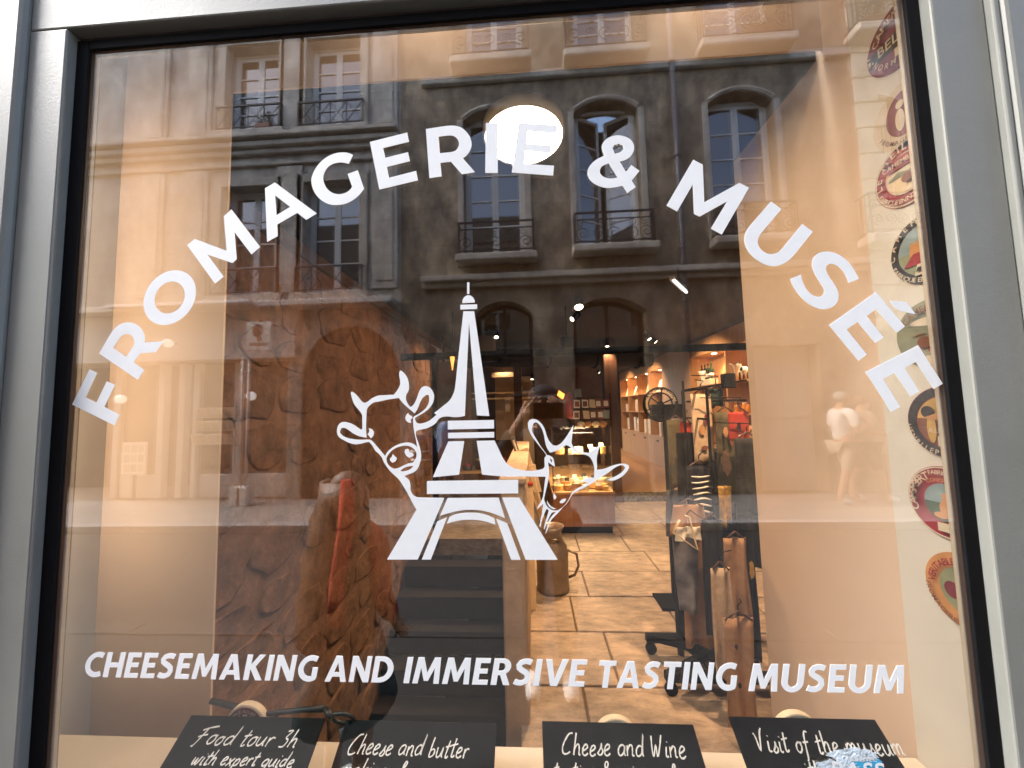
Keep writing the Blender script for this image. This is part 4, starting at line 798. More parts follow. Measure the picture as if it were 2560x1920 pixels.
def script(text, size, fr, w=0.0042, slant=0.22, seed=1, sx=1.0):
    r = random.Random(seed); x = 0; mb = MB(); lift = 0
    for ch in text:
        if ch == ' ': x += 0.34; continue
        adv, ss = STROKES[ch]; dy = r.uniform(-.04, .04); sc = r.uniform(.94, 1.06)
        for s in ss:
            pts = []
            for i in range(len(s)-1):            # rounded by cubic interpolation
                p0 = s[max(0, i-1)]; p1 = s[i]; p2 = s[i+1]; p3 = s[min(len(s)-1, i+2)]
                for k in range(4):
                    t = k/4
                    pts.append(tuple(0.5*((2*p1[j])+(-p0[j]+p2[j])*t+(2*p0[j]-5*p1[j]+4*p2[j]-p3[j])*t*t+(-p0[j]+3*p1[j]-3*p2[j]+p3[j])*t**3) for j in (0, 1)))
            pts.append(s[-1])
            P = [((x+q[0]*sc+slant*q[1])*size*sx, (q[1]*sc+dy)*size) for q in pts]
            n = len(P); lift += 1; h = -0.0008-0.00004*(lift % 9)
            W = [w*(0.75+0.5*r.random()) for _ in P]
            R = thick(P, W); m = len(mb.v)
            mb.v += [tuple(fr(q[0], q[1], h)) for q in R]
            for i in range(n-1): mb.f.append((m+i, m+i+1, m+2*n-2-i, m+2*n-1-i))
        x += adv+0.04
    return mb, x*size
def chalkboard(tl, tr, bl_, br, label, lines, sizes, offs, seed):
    """corners on photo lines of sight: back edge stands higher than the front edge"""
    t = thing("chalkboard", label, "chalkboard", "black chalkboards lying on the window shelf")
    A = at(*tl, 1.0); B = at(*tr, 1.0)
    zb = (A.z+B.z)/2; A.z = B.z = zb
    Wd = B.x-A.x; L = 0.150; tilt = radians(36)
    ez = Vector((0, cos(tilt), sin(tilt))); ex = (B-A).normalized()
    yaw = 0.0
    nrm = ex.cross(ez).normalized()
    # direction down the board
    def fr(u, v, w): return A+ex*u+ez*v-nrm*w
    MB().obox(A+ex*Wd/2-ez*L/2-nrm*0.004, ex*Wd/2, ez*L/2, nrm*0.0035).build("slate", m_slate, t, bevel=0.002)
    for (txt, s, (ox, oy)) in zip(lines, sizes, offs):
        tw = sum(STROKES[c][0]+0.04 if c != ' ' else 0.34 for c in txt)
        mb, _ = script(txt, s[1], lambda u, v, w: fr(ox+u, oy+v, w), w=0.0031, seed=seed, sx=s[0]/(tw*s[1]))
        mb.build("chalk_words", m_chalk, t); seed += 7
    # rear prop that holds the board at its slope
    pz = 0.752
    mid = A+ex*Wd/2
    MB().box(mid.x-0.05, mid.x+0.05, mid.y-0.022, mid.y-0.012, pz, mid.z-0.025).build("prop", m_wood, t)
    return t
chalkboard((478,1790), (812,1792), 0, 0, "chalkboard reading Food tour 3h with expert guide, nearest the left display panel", ["Food tour 3h", "with expert guide"], [(.28,.036), (.265,.028)], [(.05, -.058), (.075, -.094)], 3)
chalkboard((866,1800), (1241,1806), 0, 0, "chalkboard reading Cheese and butter making class, second from the left", ["Cheese and butter", "making class"], [(.31,.038), (.205,.030)], [(.028, -.066), (.028, -.104)], 9)
chalkboard((1355,1801), (1733,1811), 0, 0, "chalkboard reading Cheese and Wine tasting & pairing class, with a pale lid behind it", ["Cheese and Wine", "tasting & pairing class"], [(.30,.040), (.33,.030)], [(.045, -.062), (.022, -.102)], 15)
chalkboard((1822,1795), (2187,1793), 0, 0, "chalkboard reading Visit of the museum, behind the torn sticker", ["Visit of the museum", "with the shop"], [(.34,.040), (.2,.030)], [(.035, -.064), (.1, -.106)], 22)

# round cheese box lids standing behind the boards
m_lid = mat("poplar_lid", (0.72, 0.57, 0.38), 0.6, var=0.12, scale=20)
m_cream2 = mat("label_cream", (0.60, 0.51, 0.38), 0.6, var=0.12, scale=24)
m_maroon = mat("label_maroon", (0.17, 0.022, 0.035), 0.5, var=0.2, scale=22)
m_red = mat("label_red", (0.28, 0.02, 0.032), 0.45, var=0.2, scale=22)
m_ink = mat("label_black", (0.018, 0.016, 0.018), 0.5, var=0.2, scale=30)
m_orange = mat("label_orange", (0.52, 0.24, 0.08), 0.5, var=0.2, scale=22)
m_lgreen = mat("label_green", (0.23, 0.25, 0.14), 0.55, var=0.2, scale=18)
m_lgrey = mat("label_grey_green", (0.23, 0.24, 0.17), 0.55, var=0.25, scale=16)
m_lblue = mat("label_sky", (0.24, 0.32, 0.33), 0.55, var=0.25, scale=14)
m_lyel = mat("label_yellow", (0.52, 0.32, 0.08), 0.5, var=0.25, scale=18)
m_hill = mat("label_dark_green", (0.05, 0.10, 0.05), 0.6, var=0.3, scale=24)
m_brown = mat("label_brown", (0.20, 0.07, 0.04), 0.6, var=0.3, scale=24)
def lid(px, py, label, ring=None):
    t = thing("cheese_box_lid", label, "box lid", "round wooden cheese box lids behind the chalkboards")
    top = at(px, py, 1.006); R = 0.058; c = Vector((top.x, top.y, top.z-R))
    MB().lathe([(R, 0), (R, 0.016), (R-0.003, 0.018), (0.0, 0.018)], c, 36, 'y').build("rim", m_lid, t, True, bevel=0.001)
    f = lambda u, v, w: (c.x+u, c.y-0.0015+w, c.z+v)
    MB().poly([earc(0, 0, R*0.97, R*0.97, 0, 351, 39)], f, 0.001).build("paper_face", m_cream2 if not ring else m_lid, t)
    if ring:
        MB().poly([earc(0, 0, R*0.9, R*0.9, 0, 351, 39), earc(0, 0, R*0.62, R*0.62, 0, 351, 39)], lambda u, v, w: (c.x+u, c.y-0.003+w, c.z+v), 0.0008).build("printed_ring", m_maroon, t)
        ring_mb("FROMAGE AU LAIT CRU", R*0.69, 0.012, 165, 15, lambda u, v, w: (c.x+u, c.y-0.0042, c.z+v)).build("printed_words", m_cream2, t)
        for k in range(5): MB().ball((c.x-0.02+k*0.01, c.y-0.003, c.z+0.026+0.006*(2-abs(k-2))), 0.004, 0.001, 0.004).build("printed_dot", m_maroon, t)
    # small easel foot down to the shelf
    MB().box(c.x-0.03, c.x+0.03, c.y+0.002, c.y+0.012, 0.752, c.z-R+0.006).build("easel", m_wood, t)
lid(615, 1762, "cheese box lid with maroon printed ring behind the Food tour chalkboard", True)
lid(1540, 1797, "plain pale lid peeping over the Cheese and Wine chalkboard")
lid(1993, 1785, "plain pale lid peeping over the Visit of the museum chalkboard")
# black iron tool lying behind the boards
it = thing("iron_tool", "old black iron hook with ring handle between the first two chalkboards", "iron tool")
pts = [at(527, 1752, 1.02), at(590, 1768, 1.02), at(650, 1786, 1.02), at(760, 1774, 1.02), at(812, 1772, 1.02)]
MB().tube(pts, [0.007, 0.008, 0.006, 0.007, 0.009], 8).build("shaft", m_iron, it, True)
c = at(857, 1796, 1.0)
MB().tube([(c.x+0.030*cos(a*pi/9), c.y-0.01*sin(a*pi/9), c.z+0.020*sin(a*pi/9)) for a in range(18)], 0.0055, 8, True).build("ring_handle", m_iron, it, True)
MB().tube([at(812, 1772, 1.02), (c.x-0.03, c.y, c.z+0.002)], 0.008, 8).build("collar", m_iron, it, True)
q = at(690, 1784, 1.02); MB().cyl(q, (q.x, q.y, 0.752), 0.006, seg=8).build("leg", m_iron, it, True)
MB().cyl((c.x+0.006, c.y, c.z-0.02), (c.x+0.012, c.y-0.01, 0.752), 0.016, 0.003, 10).build("spike", m_iron, it, True)

# ---------------------------------------------------------------- old cheese labels on the side board
def label_disc(px, py, Rr, name_label, build):
    """px,py: where the disc's visible rim extreme left lies; centre is Rr nearer the glass"""
    t = thing("cheese_label", name_label, "label", "round vintage cheese labels on the side of the display")
    q = atx(px, py, 1.0); c = Vector((1.0, q.y-Rr, q.z))
    def f(h): return lambda u, v, w: (1.0-0.004-h*0.0012+w, c.y-u, c.z+v)
    MB().poly([earc(0, 0, Rr, Rr, 0, 352.5, 47)], f(0), 0.0035).build("card_disc", build['base'], t)
    for i, (mm, con) in enumerate(build['shapes']):
        if mm == 'txt':
            (mt, text, R, s, a0, a1, flip) = con
            ring_mb(text, R*Rr, s*Rr, a0, a1, f(i+1.5), flip, 0.012).build("printed_words", mt, t)
        elif mm == 'line':
            (mt, text, ox, oy, s) = con
            ff = f(i+1.5); text_mb(text, s*Rr, lambda u, v, w: ff(u+ox*Rr, v+oy*Rr, w), 0.012).build("printed_words", mt, t)
        else:
            MB().poly([[(a*Rr, b*Rr) for a, b in cc] for cc in con], f(i+1), 0.0006).build("printed_shape", mm, t)
def circ(r, cx=0, cy=0, n=40): return earc(cx, cy, r, r, 0, 360-360/n, n-1)
def cap_(r, y, up=False, n=20):     # part of a disc below (or above) a chord
    a = math.degrees(math.asin(y/r))
    return earc(0, 0, r, r, a, 180-a, n) if up else earc(0, 0, r, r, 180-a, 360+a, n)
RL = 0.087
# u axis: +u points to the left in the picture (away from the glass), so mirrored text reads correctly from inside the shop side
label_disc(2172, 165, RL, "dark maroon oval label at the very top, G. BELE band", dict(base=m_maroon, shapes=[
  (m_ink, [[(-.95,-.28),(.95,-.28),(.95,.16),(-.95,.16)]]), ('line', (m_cream2, "G. BELESTA", 0, -.16, .42)), (m_cream2, [[(-.1,-.62),(.5,-.62),(.5,-.36),(-.1,-.36)]]), ('txt', (m_cream2, "CAMEMBERT", .6, .3, 160, 20, False)), ('txt', (m_cream2, "NORMANDIE", .82, .22, 200, 340, True))]))
label_disc(2187, 345, RL, "mottled cream label with a maroon oval and pale figure, second from top", dict(base=m_cream2, shapes=[
  (m_maroon, [earc(.0, .05, .55, .68, 0, 351, 39)]), (m_cream2, [earc(-.12, -.1, .14, .34, 0, 345, 23)]), (m_cream2, [circ(.12, -.08, .36, 16)]), ('txt', (m_brown, "FROMAGE DE BRIE", .84, .17, 205, 335, True))]))
label_disc(2192, 480, RL, "crimson ring label LE MEILLEUR with a pale countryside centre", dict(base=m_red, shapes=[
  (m_cream2, [circ(.98), circ(.93)]), (m_cream2, [circ(.62)]), (m_lid, [cap_(.57, -.05)]), (m_lgrey, [[(-.5,.0),(-.2,.12),(.1,.02),(.5,.1),(.5,-.05),(-.5,-.05)]]), (m_red, [cap_(.57, .22, True)]), ('txt', (m_cream2, "LE MEILLEUR", .68, .32, 195, -15, False)), ('txt', (m_cream2, "FABRIQUE EN NORMANDIE", .90, .2, 205, 335, True)), ('line', (m_cream2, "CAMEMBERT", 0, .3, .2)), (m_brown, [earc(.1,-.2,.16,.14,0,345,20)])]))
label_disc(2232, 655, RL, "black ringed CAMEMBERT label with a ruined castle and red band", dict(base=m_ink, shapes=[
  (m_lblue, [circ(.76)]), (m_lgreen, [cap_(.74, .0)]), (m_orange, [[(-.42,-.1),(-.36,.3),(-.28,.24),(-.2,.32),(-.1,.2),(0,.34),(.1,.24),(.3,.32),(.36,-.1)]]), (m_red, [[(-.6,-.4),(.6,-.4),(.55,-.02),(-.3,-.06)]]), (m_cream2, [[(-.3,-.72),(.3,-.72),(.34,-.4),(-.2,-.4)]]), ('txt', (m_cream2, "CAMEMBERT", .79, .24, 190, 20, False)), ('txt', (m_cream2, "FABRIQUE EN FRANCE", .95, .19, 200, 320, True)), (m_ink, [[(-.22,-.62),(.22,-.62),(.2,-.5),(-.16,-.5)]])]))
label_disc(2246, 850, RL, "grey-green label with swallows and a red roof, behind the accent", dict(base=m_lgrey, shapes=[
  (m_cream2, [earc(0,.38,.55,.12,0,350,30)]), (m_brown, [[(-.55,-.02),(-.3,.05),(-.1,.02),(-.3,-.0)]]), (m_brown, [circ(.18,-.2,-.22,20)]), (m_cream2, [circ(.2,.25,-.1,20)]), (m_red, [[(-.1,-.5),(.6,-.5),(.5,-.28),(.05,-.24)]]), ('txt', (m_brown, "CAMEMBERT", .66, .26, 150, 30, False)), (m_cream2, [cap_(.9,-.62)])]))
label_disc(2274, 1052, RL, "dark plum label HENRI LEPETIT with a golden heraldic centre", dict(base=m_maroon, shapes=[
  (m_ink, [circ(.97), circ(.75)]), (m_lyel, [cap_(.7,.1,True)]), (m_brown, [cap_(.7,.1)]), (m_red, [circ(.26,.12,-.05,24)]), (m_lyel, [earc(-.3,-.2,.12,.4,0,345,20)]), (m_ink, [circ(.17,-.36,.28,18)]), (m_orange, [[(-.5,.1),(-.1,.25),(.1,.1),(-.1,.05)]]), ('line', (m_cream2, "A.LEPETIT", .05, -.3, .17)), ('txt', (m_cream2, "HENRI LEPETIT", .93, .2, 185, 300, True)), (m_cream2, [[(-.1,-.68),(.4,-.68),(.4,-.4),(-.1,-.4)]])]))
label_disc(2275, 1236, RL, "bright red CAMEMBERT label with an orange dog before green hills", dict(base=m_red, shapes=[
  (m_cream2, [circ(.985), circ(.95)]), (m_lblue, [circ(.52)]), (m_hill, [cap_(.52,-.02)]), (m_orange, [[(-.08,-.42),(-.12,-.1),(-.02,.1),(-.04,.22),(.08,.28),(.2,.26),(.2,-.42)]]), (m_orange, [earc(-.08,-.36,.18,.09,0,345,18)]), (m_cream2, [[(-.18,-.8),(.4,-.8),(.4,-.56),(-.18,-.56)]]), ('txt', (m_cream2, "CAMEMBERT", .67, .30, 205, 112, False)), ('txt', (m_cream2, "FABRIQUE EN NORMANDIE", .78, .17, 108, -10, False)), ('txt', (m_orange, "CONCHES", .58, .14, 120, 60, False))]))
label_disc(2318, 1440, RL, "orange ringed label VERITABLE CAMEMBERT, lowest on the side board", dict(base=m_orange, shapes=[
  (m_lgreen, [circ(.62)]), (m_maroon, [earc(-.3,-.05,.2,.22,0,345,14)]), (m_maroon, [[(-.15,-.12),(.2,-.05),(.2,-.2)]]), (m_lyel, [earc(.1,.3,.12,.16,0,345,16)]), ('txt', (m_red, "VERITABLE CAMEMBERT", .67, .26, 180, 0, False)), ('txt', (m_brown, "FROMAGERIE", .92, .19, 185, 260, True)), (m_cream2, [[(-.1,-.82),(.4,-.82),(.4,-.6),(-.1,-.6)]])]))
ORD = ("first", "second", "third", "fourth", "fifth", "sixth", "seventh")
# ------------------------------------------------------------------ oak shelving along the right-hand side
XSH = 3.05
m_white = mat("white_card", (0.78, 0.76, 0.70), 0.6, var=0.12, scale=30)
m_bottle = mat("green_bottle_glass", (0.012, 0.03, 0.012), 0.08, var=0.2, scale=10)
m_amber = mat("amber_jar", (0.75, 0.30, 0.03), 0.15, var=0.3, scale=16)
m_handle = mat("black_handle", (0.01, 0.01, 0.01), 0.5)
m_red2 = mat("red_cloth", (0.42, 0.035, 0.02), 0.8, var=0.3, scale=12)
ZC, ZS1, ZS2, ZSO, ZTOP = 0.98, 1.56, 2.05, 2.60, 2.88
BASE = FLOOR+0.152
def shelving(d0, d1, bays, label, z_levels, base_from=BASE):
    t = thing("shelving_unit", label, "shelving", "oak shelving units along the right-hand wall")
    MB().box(XSH+0.36, XSH+0.38, Y(d0), Y(d1), base_from, ZTOP).build("back_panel", m_wood, t)
    MB().box(XSH, XSH+0.36, Y(d0), Y(d1), ZSO, ZTOP).build("fascia", m_wood, t, bevel=0.003)
    MB().box(XSH-0.01, XSH+0.36, Y(d0), Y(d1), ZC-0.03, ZC).build("counter_top", m_wood, t, bevel=0.003)
    step = (d1-d0)/bays
    for i in range(bays+1):
        yy = Y(d0+i*step)
        MB().box(XSH, XSH+0.36, yy-0.015, yy+0.015, ZC+0.001, ZSO-0.001).build("upright", m_wood, t, bevel=0.002)
    for i in range(bays):
        ya, yb = Y(d0+i*step)+0.016, Y(d0+(i+1)*step)-0.016
        for zz in z_levels: MB().box(XSH+0.02, XSH+0.36, ya, yb, zz-0.012, zz+0.012).build("shelf", m_wood, t, bevel=0.002)
        dr = MB().box(XSH, XSH+0.34, ya-0.012, yb+0.012, base_from, ZC-0.034).build("cabinet_door", m_wood, t, bevel=0.003)
        MB().box(XSH-0.012, XSH-0.001, (ya+yb)/2-0.08, (ya+yb)/2+0.08, ZC-0.14, ZC-0.10).build("handle", m_handle, dr, bevel=0.004)
        sp = MB().cyl((XSH+0.14, (ya+yb)/2, ZSO-0.008), (XSH+0.14, (ya+yb)/2, ZSO-0.002), 0.04, seg=14).build("spot_lens", m_lens, t)
        lamp('SPOT', "bulb", (XSH+0.14, (ya+yb)/2, ZSO-0.03), 60, WARM, 0.03, (0.1, 0, -1), 120, t)
    return t
shelving(8.55, 12.6, 4, "far oak shelving unit with lit niches and white print cards", [ZS1, ZS2])
panelw = thing("oak_panel", "plain oak wall panel between the two shelving units", "panel")
MB().box(XSH-0.02, XSH+0.3, Y(7.02), Y(8.53), BASE, ZTOP).build("board", m_wood, panelw, bevel=0.003)
shelving(4.6, 7.0, 2, "near oak shelving unit with bottles, bowl and amber jars", [ZS1, 2.05], FLOOR+0.01)
# print cards, boxes and figures in the far unit
random.seed(8)
step = (12.6-8.55)/4
for i in range(4):
    d = 8.55+i*step
    for zz, n in ((ZS2+0.013, 3), (ZS1+0.013, 3), (ZC+0.002, 4)):
        for k in range(n):
            yy = Y(d+0.16+k*(step-0.3)/n+rnd(0, .06)); h = rnd(0.22, 0.40) if zz > 1.1 else rnd(0.2, 0.42); wd = rnd(0.12, 0.24)
            bay = ("nearest bay", "second bay", "third bay", "farthest bay")[i]; od = ("first", "second", "third", "fourth")[k]
            grp = {ZS2+0.013: "white printed card leaning on the upper shelf of the far unit", ZS1+0.013: "pale box on the middle shelf of the far unit", ZC+0.002: "pale folded goods standing on the counter of the far unit"}[zz]
            lab = ("white print card" if zz > 1.7 else "pale box" if zz > 1.2 else "pale folded goods")+", %s from the window, %s shelf, %s of the far shelving" % (od, "upper" if zz > 1.7 else "middle" if zz > 1.2 else "lowest", bay)
            t = thing("print_card" if zz > 1.7 else ("goods_box" if zz > 1.2 else "folded_goods"), lab, "card" if zz > 1.7 else "goods", grp)
            x = XSH+rnd(0.1, 0.18)
            MB().obox((x+0.03, yy, zz+h/2), (0.008 if zz > 1.7 else 0.05, 0, 0.0), (0, wd/2, 0), (0.05 if zz > 1.7 else 0, 0, h/2)).build("sheet" if zz > 1.7 else "body", m_white if (k+i) % 3 else m_cream, t, bevel=0.002)
# bottles in a crate, white vase, bowl and cow figure, jars on the near unit
zb = 2.05+0.013
crate = thing("bottle_carton", "white carton holding dark wine bottles on the near shelf", "carton")
c = atx(1765, 940, XSH+0.12)
MB().box(XSH+0.05, XSH+0.2, c.y-0.26, c.y+0.22, zb, zb+0.10).build("tray", m_white, crate, bevel=0.004)
for k in range(4):
    t = thing("wine_bottle", "dark green wine bottle, %s from the right in the white carton" % ORD[k], "bottle", "dark wine bottles in the white carton")
    yy = c.y-0.20+k*0.118
    MB().lathe([(0.001, 0.105), (0.036, 0.105), (0.037, 0.25), (0.03, 0.285), (0.013, 0.315), (0.012, 0.365), (0.015, 0.368), (0.015, 0.38), (0.001, 0.38)], (XSH+0.125, yy, zb), 14).build("glass", m_bottle, t, True)
    MB().lathe([(0.0375, 0.14), (0.0375, 0.20)], (XSH+0.125, yy, zb), 14).build("paper_label", m_white, t, True)
v = thing("white_vase", "white flared vase left of the wine bottles on the near shelf", "vase")
MB().lathe([(0.0, 0), (0.07, 0), (0.05, 0.06), (0.045, 0.12), (0.06, 0.20), (0.09, 0.26), (0.085, 0.26), (0.04, 0.15)], (XSH+0.1, Y(6.75), zb), 20).build("body", m_white, v, True)
bw = thing("white_pot", "large white pot lying open towards the window on the near shelf", "pot")
c = atx(1832, 912, XSH+0.1)
MB().lathe([(0.0, 0.2), (0.09, 0.2), (0.13, 0.02), (0.14, 0.0), (0.125, 0.0), (0.08, 0.18), (0.0, 0.185)], (XSH+0.05, c.y, zb+0.142), 24, 'x').build("body", m_white, bw, True)
cw = thing("cow_figurine", "small black and white cow figurine beside the white pot", "figurine")
q = Vector((XSH+0.1, c.y-0.27, zb))
MB().ball(q+Vector((0, 0, 0.15)), 0.05, 0.09, 0.055).build("body", m_white, cw, True)
MB().ball(q+Vector((-0.02, 0.07, 0.23)), 0.035, 0.04, 0.04).build("head", m_white, cw, True)
for dx, dy in ((-.03, -.05), (.03, -.05), (-.03, .05), (.03, .05)): MB().cyl(q+Vector((dx, dy, 0.12)), q+Vector((dx, dy, 0)), 0.014, seg=8).build("leg", m_handle, cw, True)
for s in (-1, 1): MB().ball(q+Vector((-0.03, 0.07+0.04*s, 0.26)), 0.012, 0.02, 0.012).build("ear", m_handle, cw, True)
MB().ball(q+Vector((-0.035, -0.02, 0.16)), 0.025, 0.035, 0.03).build("patch", m_handle, cw, True)
for k in range(7):
    t = thing("amber_jar", "amber preserve jar, %s from the window on the near oak shelf" % ORD[k], "jar", "amber preserve jars on the near shelf")
    yy = Y(4.75)+k*0.16
    MB().lathe([(0.0, 0), (0.045, 0), (0.048, 0.02), (0.048, 0.11), (0.035, 0.125), (0.035, 0.13)], (XSH+0.09+0.03*(k % 2), yy, ZS1+0.013), 16).build("glass", m_amber, t, True)
    MB().lathe([(0.038, 0.131), (0.038, 0.15), (0.0, 0.152)], (XSH+0.09+0.03*(k % 2), yy, ZS1+0.013), 16).build("lid", m_white if k % 2 else m_brown, t, True)

# brown timber column beside the shelving
colm = thing("timber_column", "dark brown timber column between cheese counter and oak shelving", "column")
a = at(1517, 1100, 6.3); b = at(1551, 1100, 6.3)
MB().box(a.x, b.x, Y(6.3), Y(6.3)+0.24, FLOOR, CEIL).build("shaft", m_darkwood, colm, bevel=0.008)
MB().box(a.x-0.02, b.x+0.02, Y(6.28), Y(6.3)+0.26, FLOOR+0.001, FLOOR+0.10).build("plinth", m_darkwood, colm, bevel=0.006)
colm2 = thing("wall_post", "dark brown timber post behind the milk churn's paddles", "post")
a = at(1300, 1100, 7.2); MB().box(a.x-0.1, a.x+0.06, Y(7.2), Y(7.4), FLOOR, CEIL).build("shaft", m_darkwood, colm2, bevel=0.008)

# ------------------------------------------------------------------ cheese counter
m_cheese = [mat("cheese_%s" % n, c, 0.5, var=0.2, scale=14) for n, c in (("yellow", (0.78, 0.50, 0.17)), ("ivory", (0.82, 0.70, 0.48)), ("rind", (0.52, 0.27, 0.10)), ("white", (0.82, 0.78, 0.68)))]
ctr = thing("cheese_counter", "timber-fronted cheese counter with glass display case", "counter")
a = at(1385, 1335, 4.75); b = at(1540, 1335, 4.75); zt = at(1460, 1236, 4.75).z; zg = at(1460, 1072, 4.75).z
m_ply = mat("reddish_plywood", (0.30, 0.135, 0.06), 0.5, var=0.25, scale=5, stretch=(4, 4, 0.6))
MB().box(a.x, b.x, Y(4.75), Y(4.75)+2.1, FLOOR+0.09, zt).build("cabinet", m_ply, ctr, bevel=0.006)
MB().box(a.x+0.03, b.x-0.03, Y(4.79), Y(4.75)+2.05, FLOOR, FLOOR+0.089).build("plinth", m_black, ctr)
MB().box(a.x-0.01, b.x+0.01, Y(4.74), Y(4.75)+2.12, zt+0.001, zt+0.03).build("deck", m_wood, ctr, bevel=0.004)
for k in range(9):
    MB().cyl((a.x+0.08+0.08*k, Y(4.749), zt-0.06-(k*37 % 9)*0.045), (a.x+0.08+0.08*k, Y(4.747), zt-0.06-(k*37 % 9)*0.045), 0.007, seg=8).build("knot", m_darkwood, ctr)
gz0, gz1 = zt+0.031, zg
MB().box(a.x+0.005, b.x-0.005, Y(4.76), Y(4.764), gz0, gz1).build("front_glass", m_caseglass, ctr)
MB().box(b.x-0.01, b.x-0.006, Y(4.766), Y(4.75)+2.08, gz0, gz1).build("side_glass", m_caseglass, ctr)
MB().box(a.x+0.001, b.x-0.001, Y(4.75), Y(4.75)+0.55, gz1+0.001, gz1+0.012).build("top_glass", m_caseglass, ctr)
for x in (a.x+0.004, b.x-0.016): MB().box(x, x+0.012, Y(4.752), Y(4.758), gz0, gz1).build("corner_post", m_zinc, ctr)
MB().box(a.x+0.02, b.x-0.02, Y(4.9), Y(5.3), (gz0+gz1)/2+0.05, (gz0+gz1)/2+0.058).build("glass_tier", m_caseglass, ctr)
lamp('AREA', "case_light", ((a.x+b.x)/2, Y(4.95), gz1-0.02), 60, (1, .72, .42), 0.5, (0, 0.15, -1), parent=ctr)
text_mb("MESURA BLANCHE", 0.055, lambda u, v, w: ((a.x+b.x)/2-0.05+u, Y(4.756), gz0+0.30+v), 0.004).build("price_band_words", m_cream2, ctr)
random.seed(4)
def wedge(c, r, h, ang, rot, m, nm):
    con = [(0, 0)]+earc(0, 0, r, r, rot, rot+ang, 10)
    return MB().poly([con], lambda u, v, w: (c[0]+u, c[1]+v, c[2]+h-w), h)
def cheese(x, y, z, lab, grp="cheeses in the glass counter"):
    k = random.choice((0, 1, 1, 2)); t = None
    r = rnd(0.05, 0.085); h = rnd(0.04, 0.09)
    m = random.choice(m_cheese)
    o = thing("cheese", lab, "cheese", grp)
    if k == 0: MB().lathe([(0, 0), (r, 0), (r*1.04, h*.5), (r, h), (0, h)], (x, y, z), 18).build("wheel", m, o, True, bevel=0.004)
    else:
        wedge((x, y, z), r*1.5, h, rnd(45, 110), rnd(180, 300), m, "w").build("wedge", m, o, bevel=0.002)
    if random.random() < 0.6:
        MB().obox((x, y-0.07, z+h+0.03), (0.03, 0, 0), (0, 0.001, 0), (0, 0.008, 0.022)).build("price_ticket", m_white if random.random() < .7 else m_ink, o)
for row, (dy, zz) in enumerate(((0.10, gz0+0.004), (0.22, gz0+0.02), (0.36, gz0+0.06))):
    n = 6
    for k in range(n):
        cheese(a.x+0.08+k*(b.x-a.x-0.16)/(n-1)+rnd(-.015, .015), Y(4.78)+dy, zz, "cheese piece, %s from the left in the %s row of the glass counter" % (ORD[k], ("front", "middle", "back")[row]))
for k in range(5):
    cheese(a.x+0.1+k*(b.x-a.x-0.2)/4, Y(5.05), (gz0+gz1)/2+0.06, "cheese piece, %s from the left on the counter's upper glass tier" % ORD[k])
for k in range(4):
    t = thing("bread_loaf", "round bread loaf, %s from the left on top of the glass counter" % ORD[k], "bread", "round loaves on top of the counter")
    MB().ball((a.x+0.42+k*0.1, Y(4.95)+0.02*(k % 2), gz1+0.05), 0.055, 0.05, 0.038).build("crust", m_cheese[2 if k % 2 else 1], t, True)
# postcards standing in a wire rack on the counter
rack = thing("postcard_rack", "wire rack of postcards standing on the cheese counter", "rack")
c = at(1478, 1020, 5.0)
for k in range(3): MB().tube([(c.x-0.24, c.y-0.01, c.z-0.16+k*0.15), (c.x+0.26, c.y-0.01, c.z-0.16+k*0.15)], 0.003, 6).build("wire", m_black, rack)
for x in (-.24, .26): MB().tube([(c.x+x, c.y, gz1+0.012), (c.x+x, c.y, c.z+0.2)], 0.005, 6).build("upright", m_black, rack)
random.seed(14); mc = [m_white, m_cream, m_brown, m_red, m_lblue, m_white]
for k in range(11):
    x = c.x-0.19+(k % 5)*0.10+rnd(-.02, .02); z = c.z-0.12+(k//5)*0.15
    t = thing("postcard", "postcard, %s from the left in the %s row of the wire rack" % (ORD[k % 5], ("lowest", "middle", "top")[k//5]), "postcard", "postcards in the wire rack on the counter")
    MB().obox((x, c.y-0.018, z+0.03), (0.042, 0.0, rnd(-.006, .006)), (0, 0.001, 0), (rnd(-.006, .006), 0.01, 0.055)).build("card", mc[k % 6], t)
    MB().obox((x, c.y-0.0215, z+0.028), (0.03, 0.0, 0), (0, 0.0006, 0), (0, 0.0065, 0.036)).build("picture", mc[(k*5+2) % 6], t)
lampr = thing("red_lantern", "small red glass lantern with orange glow on the counter", "lantern")
c = at(1424, 1010, 5.1)
m_glow = mat("orange_glow", (0.9, 0.25, 0.05), 0.4, emit=(1.0, 0.22, 0.03), estr=0.8)
MB().lathe([(0.0, -0.2), (0.06, -0.2), (0.05, 0.1), (0.02, 0.16), (0, 0.17)], c, 16).build("body", m_red, lampr, True)
MB().obox(c+Vector((-0.12, -0.04, 0.13)), (0.04, 0.0, -0.03), (0, 0.008, 0), (0.015, 0.0, 0.035)).build("glowing_shade", m_glow, lampr, bevel=0.01)
MB().cyl((c.x, c.y, gz1+0.012), (c.x, c.y, c.z-0.2), 0.05, seg=12).build("foot", m_black, lampr)

